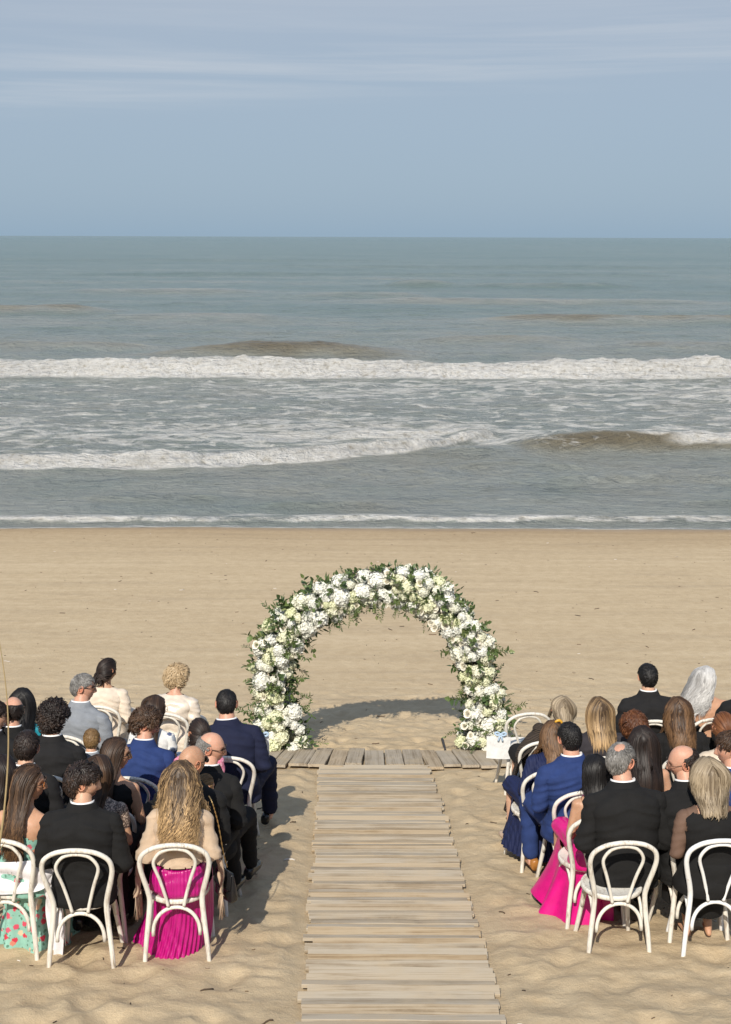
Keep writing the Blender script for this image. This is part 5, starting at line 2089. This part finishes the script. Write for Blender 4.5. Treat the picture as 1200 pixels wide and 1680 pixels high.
# ---- right block
P_GREY = person(1019, 1246, 'grey haired balding man in glasses and a black suit in the back row', 'm', 1.06, 1.10, yaw=3, lean=6, hyaw=-46, hpitch=8, skin='pink', hair=dict(style='short', vol=1.0, bald=2, tone0=.50, tone_var=.5), hcol=H_GREY, glasses='dark', outfit=SUIT(BLACK), seed=201, chair_off=(-.11, -.14),
       chair_label='worn white bentwood chair under the grey haired man in the back row')
P_ASH = person(1160, 1274, 'woman with layered ash blonde bob in a black top, sheer sleeves, bare feet', 'f', 1.05, 1.08, yaw=4, lean=5, hyaw=6, hpitch=10, skin='warm', hair=dict(style='bob', length=.155, vol=1.10, wave=.010, tone0=.5, tone_var=.46, tone_tip=.15), hcol=H_ASHBL,
       outfit=[('top', SHEER, .44, 9, 3, .012, lambda c: np.abs(c[:, 0]) > .08, 'sleeves'), ('top', BLACK, .44, 9, 0, .022, tank, 'top'), ('skirt', BLACK, 9, .05, .20, .28, .23, .22, 'skirt')], seed=202, clean=True, shoes=None, legs_=(.14, .06),
       chair_label='clean white bentwood chair under the ash blonde woman in black')
person(1121, 1247, 'balding man with thin glasses in a black suit, looking towards the aisle', 'm', 1.03, 1.05, yaw=8, lean=6, hyaw=72, hpitch=10, skin='pink', hair=dict(style='fringe', bald=.5, tone0=.4), hcol=H_DBROWN, glasses='thin', outfit=SUIT(BLACK), seed=203,
       chair_label='white bentwood chair under the balding man with thin glasses looking sideways')
P_FUCH = person(976, 1262, 'woman with dark shoulder length hair and bare arms in a long fuchsia satin dress', 'f', .95, yaw=10, lean=4, hyaw=14, skin='tan', hair=dict(style='long', length=.24, vol=0.90, wave=.008, tone0=.35), hcol=H_BLACK,
       outfit=[('top', PINKSATIN, .44, 9, 0, .012, slip, 'dress'), ('skirt', PINKSATIN, 6, .16, .28, .38, .17, .0, 'skirt', -.07)], seed=204, chair_off=(-.03, .04), chair_label='white bentwood chair under the woman in fuchsia satin')
# third row
P_BLUE = person(935, 1209, 'man with short black hair in a royal blue suit and tan shoes by the aisle', 'm', .99, 1.14, yaw=10, lean=4, hyaw=2, hpitch=8, skin='pink', hair=dict(style='short', vol=1.25, tone0=.35), hcol=H_BLACK, outfit=SUIT(BLUE), seed=205, shoes='tan', legs_=(.34, .17),
       chair_label='white bentwood chair under the man in royal blue by the aisle')
person(1054, 1215, 'woman with very long straight dark hair and a tan open backed dress', 'f', 1.04, yaw=4, hyaw=-6, hpitch=4, skin='warm', hair=dict(style='long', length=.42, vol=0.76, tone0=.32, tone_tip=.1, part=-.01), hcol=H_DBROWN,
       outfit=[('top', CREAM2, .44, 9, 0, .012, slip, 'dress'), ('skirt', CREAM2, 9, .05, .215, .33, .17, .10, 'skirt')], seed=206, chair_label='white bentwood chair under the woman with very long dark hair')
person(1199, 1227, 'young man in profile in a blue suit, cut off by the picture edge', 'm', 1.0, yaw=8, hyaw=74, hpitch=2, skin='pink', hair=dict(style='wavy', tone0=.4), hcol=H_BROWN, outfit=SUIT(BLUE), seed=207,
       chair_label='white bentwood chair at the picture edge under the young man in blue')
# fourth row
P_NPL = person(907, 1203, 'woman with long wavy light brown hair and yellow clip in a navy pleated dress', 'f', .95, 1.08, yaw=14, lean=6, side=8, hyaw=-4, hpitch=6, skin='fair', hair=dict(style='long', length=.30, vol=0.95, wave=.018, tone0=.5, tone_tip=.15), hcol=H_CARAM,
       outfit=[('top', KNAVY, .44, 9, 3, .016, cape, 'dress', 1.2), ('skirt', KNAVY, 40, .04, .28, .37, .17, .10, 'skirt')], seed=208, clip=True, shoes='nude', chair_off=(-.02, .10), chair_label='white bentwood chair under the woman in navy pleats')
person(1041, 1192, 'woman with short layered auburn hair and sunglasses, dark top', 'f', 1.0, yaw=4, hyaw=30, hpitch=8, skin='pink', hair=dict(style='shortfem', vol=.9, tone0=.4), hcol=H_RED, glasses='dark', outfit=[('top', DGREY, .44, 9, 3, .018, cape, 'top')], seed=209,
       chair_label='white bentwood chair under the woman with short auburn hair')
person(1188, 1193, 'red haired woman with low ponytail in an ecru top', 'f', 1.03, 1.08, yaw=6, lean=5, hyaw=4, hpitch=6, skin='fair', hair=dict(style='pony', length=.16, vol=1.6, tone0=.55), hcol=H_RED,
       outfit=[('top', CREAM2, .44, 9, 2, .024, cape, 'top', 1.2), ('skirt', CREAM2, 9, .05, .22, .33, .17, .10, 'skirt')], seed=210, chair_label='white bentwood chair under the red haired woman')
# fifth row
person(982, 1166, 'woman with straight streaked blonde hair in a dark plum jacket', 'f', 1.04, 1.12, yaw=6, lean=3, hyaw=3, hpitch=4, hair=dict(style='long', length=.18, vol=0.99, tone0=.40, tone_tip=.42, tone_var=.46), hcol=H_BALAY, outfit=[('top', DGREY, .44, 9, 3, .026, cape, 'jacket', 1.2), ('skirt', DGREY, 9, .05, .215, .33, .17, .10, 'skirt')], seed=211,
       chair_label='white bentwood chair under the woman in the plum jacket')
person(1113, 1165, 'woman with highlighted brown layered hair in a black top', 'f', 1.02, 1.06, yaw=6, hyaw=-4, hpitch=5, hair=dict(style='long', length=.20, vol=1.02, wave=.012, tone0=.42, tone_tip=.25, tone_var=.46), hcol=H_CARAM, outfit=[('top', BLACK, .44, 9, 3, .022, cape, 'top')], seed=212,
       chair_label='white bentwood chair under the woman with highlighted brown hair')
P_KNIT = person(921, 1163, 'woman with short ash blonde hair wrapped in a black open knit shawl', 'f', .97, 1.14, yaw=10, lean=6, side=14, hyaw=-8, hpitch=12, hair=dict(style='bob', length=.115, vol=0.99, tone0=.5, tone_var=.5), hcol=H_ASHBL, glasses='thin',
       outfit=[('top', KNIT, .44, 9, 3, .040, cape, 'shawl', 2.0), ('skirt', BLACK, 9, .06, .28, .36, .17, .10, 'skirt')], seed=213, chair_off=(-.08, .06), chair_label='white bentwood chair under the woman in the black knit shawl')
# front row
person(1063, 1109, 'man with thick black hair in a black suit, alone against the sand', 'm', 1.03, 1.08, yaw=3, lean=2, hyaw=2, hpitch=4, hair=dict(style='short', vol=1.5, tone0=.3), hcol=H_BLACK, outfit=SUIT(BLACK2), seed=214,
       chair_label='white bentwood chair under the man with thick black hair')
person(1158, 1113, 'woman with shoulder length silver hair in a black dress with bare back', 'f', 1.05, 1.10, yaw=2, lean=3, hyaw=-60, hpitch=2, skin='warm', hair=dict(style='long', length=.25, vol=1.02, wave=.018, blow=-.55, tone0=.55, tone_var=.5, tone_tip=.1), hcol=H_SILV,
       outfit=[('top', BLACK, .44, 9, 0, .012, low_back, 'dress'), ('skirt', BLACK, 9, .05, .215, .33, .17, .10, 'skirt')], seed=215, chair_label='white bentwood chair under the silver haired woman')
person(1232, 1112, 'person in black mostly outside the picture beside the silver haired woman', 'm', 1.06, 1.2, yaw=4, lean=4, hyaw=0, hair=dict(style='short', tone0=.3), hcol=H_BLACK, outfit=SUIT(BLACK), seed=216,
       chair_label='white bentwood chair at the picture edge in the front row')


# ================================================================== SMALL THINGS
def simple(name, c, rough=.6, metal=0.0, spec=.4):
    m, nt, b = mat(name)
    b.inputs['Base Color'].default_value = c4(c)
    b.inputs['Roughness'].default_value = rough
    b.inputs['Metallic'].default_value = metal
    b.inputs['Specular IOR Level'].default_value = spec
    return m


CARD = cloth_mat('white_card', (.80, .81, .81), .7)
RIBBON = simple('pale_blue_ribbon', (.42, .55, .70), .5)
GOLD = simple('gold_chain', (.62, .42, .18), .3, .9)

# empty reserved chair by the arch
c0 = at(850, 1296)
empty_chair = chair((c0[0] + .02, c0[1] + .05, float(base_z(c0[1])) - .012), R(9), 'empty white bentwood chair by the arch with a blank white card hanging from it')


def card(p0, p1, ytop, ybot, Y, label, knot, twist=0.0):
    """a stiff card hung by a ribbon; corners p0..p1 across, ytop..ybot down (points of the place at distance Y)"""
    a, b, c = at_y(p0, ytop, Y), at_y(p1, ytop, Y), at_y(p0, ybot, Y)
    w, hgt = b[0] - a[0], a[2] - c[2]
    cen = np.array([(a[0] + b[0]) / 2, Y, (a[2] + c[2]) / 2])
    root = empty('card', cen, twist)
    tag(root, label, 'card', 'blank cards hanging from chairs')
    n = 7
    V, F = [], []
    for s in (0, 1):
        for i in range(n):
            u = i / (n - 1) - .5
            for v in (-.5, .5):
                V.append((u * w, .012 * u * u * 4 - .03 * v + (.0015 if s else -.0015), v * hgt))
    N = n * 2
    for i in range(n - 1):
        F.append((2 * i, 2 * i + 2, 2 * i + 3, 2 * i + 1))
        F.append((N + 2 * i, N + 2 * i + 1, N + 2 * i + 3, N + 2 * i + 2))
        F.append((2 * i, N + 2 * i, N + 2 * i + 2, 2 * i + 2))
        F.append((2 * i + 1, 2 * i + 3, N + 2 * i + 3, N + 2 * i + 1))
    F += [(0, 1, N + 1, N), (N - 2, 2 * N - 2, 2 * N - 1, N - 1)]
    link('board', mesh_from('board', V, F, [CARD], False), root)
    k = at_y(knot[0], knot[1], Y - .02) - cen
    mb = MB()
    for sx in (-1, 1):
        lp = spline([k, k + [sx * .03, -.01, .025], k + [sx * .055, -.01, .012], k + [sx * .03, -.012, -.006], k], 12)
        mb.add(*tube(lp, .010, 6, .18, nrm=[0, -1, .2]))
        mb.add(*tube(spline([k, k + [sx * .012, -.012, -.03], k + [sx * .022, -.006, -.07]], 6), .009, 6, .18, nrm=[0, -1, .2]))
    mb.add(*ball(k, (.012, .010, .012), 8, 6))
    V, F, _ = mb.arr()
    link('ribbon', mesh_from('ribbon', V, F, [RIBBON], True), root)
    return root


card(799, 838, 1208, 1246, c0[1] - .26, 'blank white card hanging from the empty chair by the right foot of the arch', (822, 1205), R(-6))
yN = P_NAVY['_y']
card(419, 442, 1208, 1246, yN + .14, 'blank pale card beside the hip of the broad man in navy', (430, 1206), R(4))

# black evening bag hanging at the side of the woman in pink
yb = P_PINK['_y'] + .06
bc = at_y(371, 1448, yb)
bag = empty('handbag', (bc[0], yb, bc[2] - .11), R(-50))
tag(bag, 'small black leather evening bag on a thin gold chain beside the magenta skirt', 'handbag')
V, F = loft([((0, 0, 0), (.085, 0, 0), (0, .020, 0)), ((0, 0, .02), (.105, 0, 0), (0, .030, 0)), ((0, 0, .10), (.100, 0, 0), (0, .026, 0)), ((0, 0, .185), (.09, 0, 0), (0, .012, 0)), ((0, 0, .20), (.086, 0, 0), (0, .006, 0))], 24, 4.5)
link('pouch', mesh_from('pouch', V, F, [SHOE_K], True), bag)
V, F = loft([((0, -.031, .075), (.06, 0, 0), (0, .003, 0)), ((0, -.030, .10), (.095, 0, 0), (0, .004, 0)), ((0, -.018, .19), (.09, 0, 0), (0, .004, 0)), ((0, 0, .205), (.088, 0, 0), (0, .006, 0))], 20, 4)
link('flap', mesh_from('flap', V, F, [SHOE_K], True), bag)
V, F = ball((0, -.036, .082), (.014, .005, .012), 10, 8)
link('clasp', mesh_from('clasp', V, F, [GOLD], True), bag)
Rb = np.array(Matrix.Rotation(R(50), 3, 'Z'))
pts = [at_y(373, 1423, yb), at_y(366, 1395, yb - .02), at_y(358, 1350, yb - .08), at_y(349, 1318, yb - .12), at_y(343, 1306, yb - .06)]
chain = spline([Rb @ (p - np.array(bag.location)) for p in pts], 60)
rr = .0035 + .0018 * np.sin(np.arange(60) * 2.1)
V, F = tube(chain, rr, 6)
link('chain', mesh_from('chain', V, F, [GOLD], True), bag)


# fringed shawl ends
def tassels(mb, a, b, L, n, r0=.0022, seed=0):
    rr = np.random.default_rng(seed)
    for i in range(n):
        p = np.asarray(a) + (np.asarray(b) - np.asarray(a)) * (i + .5) / n
        l = L * rr.uniform(.75, 1.1)
        q = rr.normal(0, .010, 2)
        mb.add(*tube([p, p + [q[0] * .3, q[1] * .3, -l * .4], p + [q[0], q[1], -l]], [r0 * 1.2, r0 * 1.5, r0 * .7], 4))


def cloth_strip(path, width, wdir, seed, gather=.010, waves=5):
    """a hanging cloth end: path down the middle, folds across the width"""
    P = spline(path, 26)
    T, N, B = frames(P)
    wd = np.asarray(wdir, float)
    m = 28
    V = []
    for i in range(len(P)):
        n = np.cross(T[i], wd)
        n /= np.linalg.norm(n)
        w = np.interp(i / (len(P) - 1), np.linspace(0, 1, len(width)), width)
        for j in range(m):
            u = j / (m - 1) - .5
            f = gather * (.5 + .5 * math.sin(i * .3 + u * 4)) * math.sin(u * waves * 6.28 + 1.8 * math.sin(i * .21 + seed)) + gather * 1.0 * math.sin(u * 6 + i * .25 + seed)
            V.append(P[i] + wd * u * w + n * f)
    V = np.array(V)
    k = len(V)
    nrm = np.array([np.cross(wd, T[i // m]) for i in range(k)])
    V = np.concatenate([V, V + .003 * nrm])
    F = []
    for i in range(len(P) - 1):
        for j in range(m - 1):
            a = i * m + j
            F.append((a, a + 1, a + m + 1, a + m))
            F.append((k + a, k + a + m, k + a + m + 1, k + a + 1))
    for j in range(m - 1):
        a, b = j, (len(P) - 1) * m + j
        F += [(a, k + a, k + a + 1, a + 1), (b, b + 1, k + b + 1, k + b)]
    return V, F


for sx, z0 in ((-1, .66), (1, .66)):
    V, F = cloth_strip([(sx * .235, .02, z0), (sx * .262, .0, .57), (sx * .262, -.02, .50), (sx * .258, -.03, .44)], [.14, .13, .11], (sx * .25, -.97, 0), sx, .008, 3)
    link('shawl_end', mesh_from('shawl_end', V, F, [BEIGE], True), P_PINK)
    mb = MB()
    d = np.array([sx * .25, -.97, 0]) * .055
    tassels(mb, np.array([sx * .258, -.03, .445]) - d, np.array([sx * .258, -.03, .445]) + d, .17, 44, .0017, 5 + sx)
    mb.build('fringe', BEIGE, P_PINK)

V, F = cloth_strip([(-.16, -.14, .88), (-.27, -.12, .74), (-.31, -.06, .55), (-.34, .0, .36), (-.35, .04, .16)], [.16, .26, .34, .36, .30], (.3, .95, 0), 5, .014, 2.4)
link('shawl_end', mesh_from('shawl_end', V, F, [KNIT], True), P_KNIT)

sh = empty('shawl', P_FLOR.location, P_FLOR.rotation_euler[2])
tag(sh, 'white wool shawl with fringed end hanging over the chair seat in the corner', 'shawl')
V, F = cloth_strip([(-.26, -.17, .60), (-.10, -.185, .63), (.10, -.185, .64), (.225, -.13, .60), (.262, -.06, .50), (.270, -.05, .40), (.272, -.06, .20), (.275, -.08, .035)], [.16, .18, .20, .20, .17, .15, .17], (.22, -.60, .77), 3, .012, 4)
# the strip turns to hang flat once it leaves the seat
V1, F1 = cloth_strip([(-.26, -.175, .60), (-.10, -.19, .60), (.08, -.19, .615), (.20, -.165, .63), (.245, -.10, .655)], [.20, .22, .22, .19, .14], (0, .10, .99), 3, .017, 1.7)
V2, F2 = cloth_strip([(.215, -.15, .69), (.232, -.135, .60), (.236, -.13, .48), (.240, -.13, .30), (.236, -.14, .03)], [.10, .14, .17, .20, .12], (.80, -.60, 0), 7, .017, 2.2)
link('drape', mesh_from('drape', V1, F1, [WHITE], True), sh)
link('hanging_end', mesh_from('hanging_end', V2, F2, [WHITE], True), sh)
mb = MB()
tassels(mb, (.318, -.195, .50), (.325, -.195, .28), .14, 16, .0022, 3)
mb.build('fringe', WHITE, sh)
mb = MB()
tassels(mb, (.165, -.085, .04), (.310, -.195, .04), .03, 14, .0022, 4)
mb.build('fringe', WHITE, sh)

# dry beach grass stem standing in front of the camera
DRY = cloth_mat('dry_straw', (.36, .27, .14), .7)
Yg = 3.0
gp = [at_y(x, y, Yg) for x, y in ((-1, 1050), (8, 1110), (13, 1165), (14, 1230), (10, 1300), (2, 1370), (-14, 1460), (-38, 1580), (-70, 1740))]
gp[-1] = gp[-2] + (gp[-1] - gp[-2]) * 1.0
zb = float(base_z(Yg))
gp.append(np.array([gp[-1][0] - .06, Yg, zb + .5 * max(0, gp[-1][2] - zb)]))
gp.append(np.array([gp[-1][0] - .04, Yg, zb - .05]))
gb = np.array([gp[-1][0], Yg, zb])
stem = empty('beach_grass', gb)
tag(stem, 'single tall dry stem of beach grass in front of the guests by the picture edge', 'beach grass')
pts = spline([p - gb for p in gp], 60)
V, F = tube(pts, np.linspace(.0010, .0042, 60), 7)
link('stalk', mesh_from('stalk', V, F, [DRY], True), stem)
V, F = [], []
for k, (i0, sgn) in enumerate(((30, -1), (38, 1), (44, -1))):
    b = pts[i0]
    lp = spline([b, b + [sgn * .006, .01, .07], b + [sgn * .02, .02, .14], b + [sgn * .05, .03, .19]], 9)
    tv, tf = tube(lp, np.linspace(.0035, .0008, 9), 4, .25)
    F += [tuple(i + len(V) for i in f) for f in tf]
    V += list(tv)
link('blade', mesh_from('blade', V, F, [DRY], True), stem)

# twigs, weed and shell bits lying on the sand
DEB, nt_, b_ = mat('wrack')
g_ = nd(nt_, 'ShaderNodeNewGeometry')
cc = ramp_node(nt_, g_.outputs['Random Per Island'], [(0, (.035, .024, .016)), (.5, (.085, .055, .033)), (.86, (.16, .10, .055)), (.93, (.6, .56, .5)), (1, (.7, .66, .6))])
nt_.links.new(cc, b_.inputs['Base Color'])
b_.inputs['Roughness'].default_value = .9
mb = MB()
r_ = np.random.default_rng(77)
cnt = 0
while cnt < 620:
    y = 5.5 + 28 * r_.random() ** 1.25
    x = r_.uniform(-.34, .34) * (y + 2)
    if abs(x - walk_x(y)) < .62 and y < PLAT_Y1:
        continue
    L = (r_.uniform(.008, .03) if r_.random() < .85 else r_.uniform(.03, .08)) * (1 + .03 * y)
    a = r_.normal(0, .5)
    n = 4
    P = [(x, y)]
    for i in range(n):
        a += r_.normal(0, .5)
        P.append((P[-1][0] + math.cos(a) * L / n, P[-1][1] + math.sin(a) * L / n))
    P = np.array(P)
    z = sand_z(P[:, 0], P[:, 1]) + .004
    mb.add(*tube(np.column_stack([P, z]), L * .05 + .0022, 4))
    cnt += 1
tag(mb.build('debris', DEB), 'bits of twig, weed and shell scattered over the sand', None, None, 'stuff')

for o in bpy.data.objects:
    if '_y' in o.keys():
        del o['_y']
bpy.data.scenes.remove(TMP)
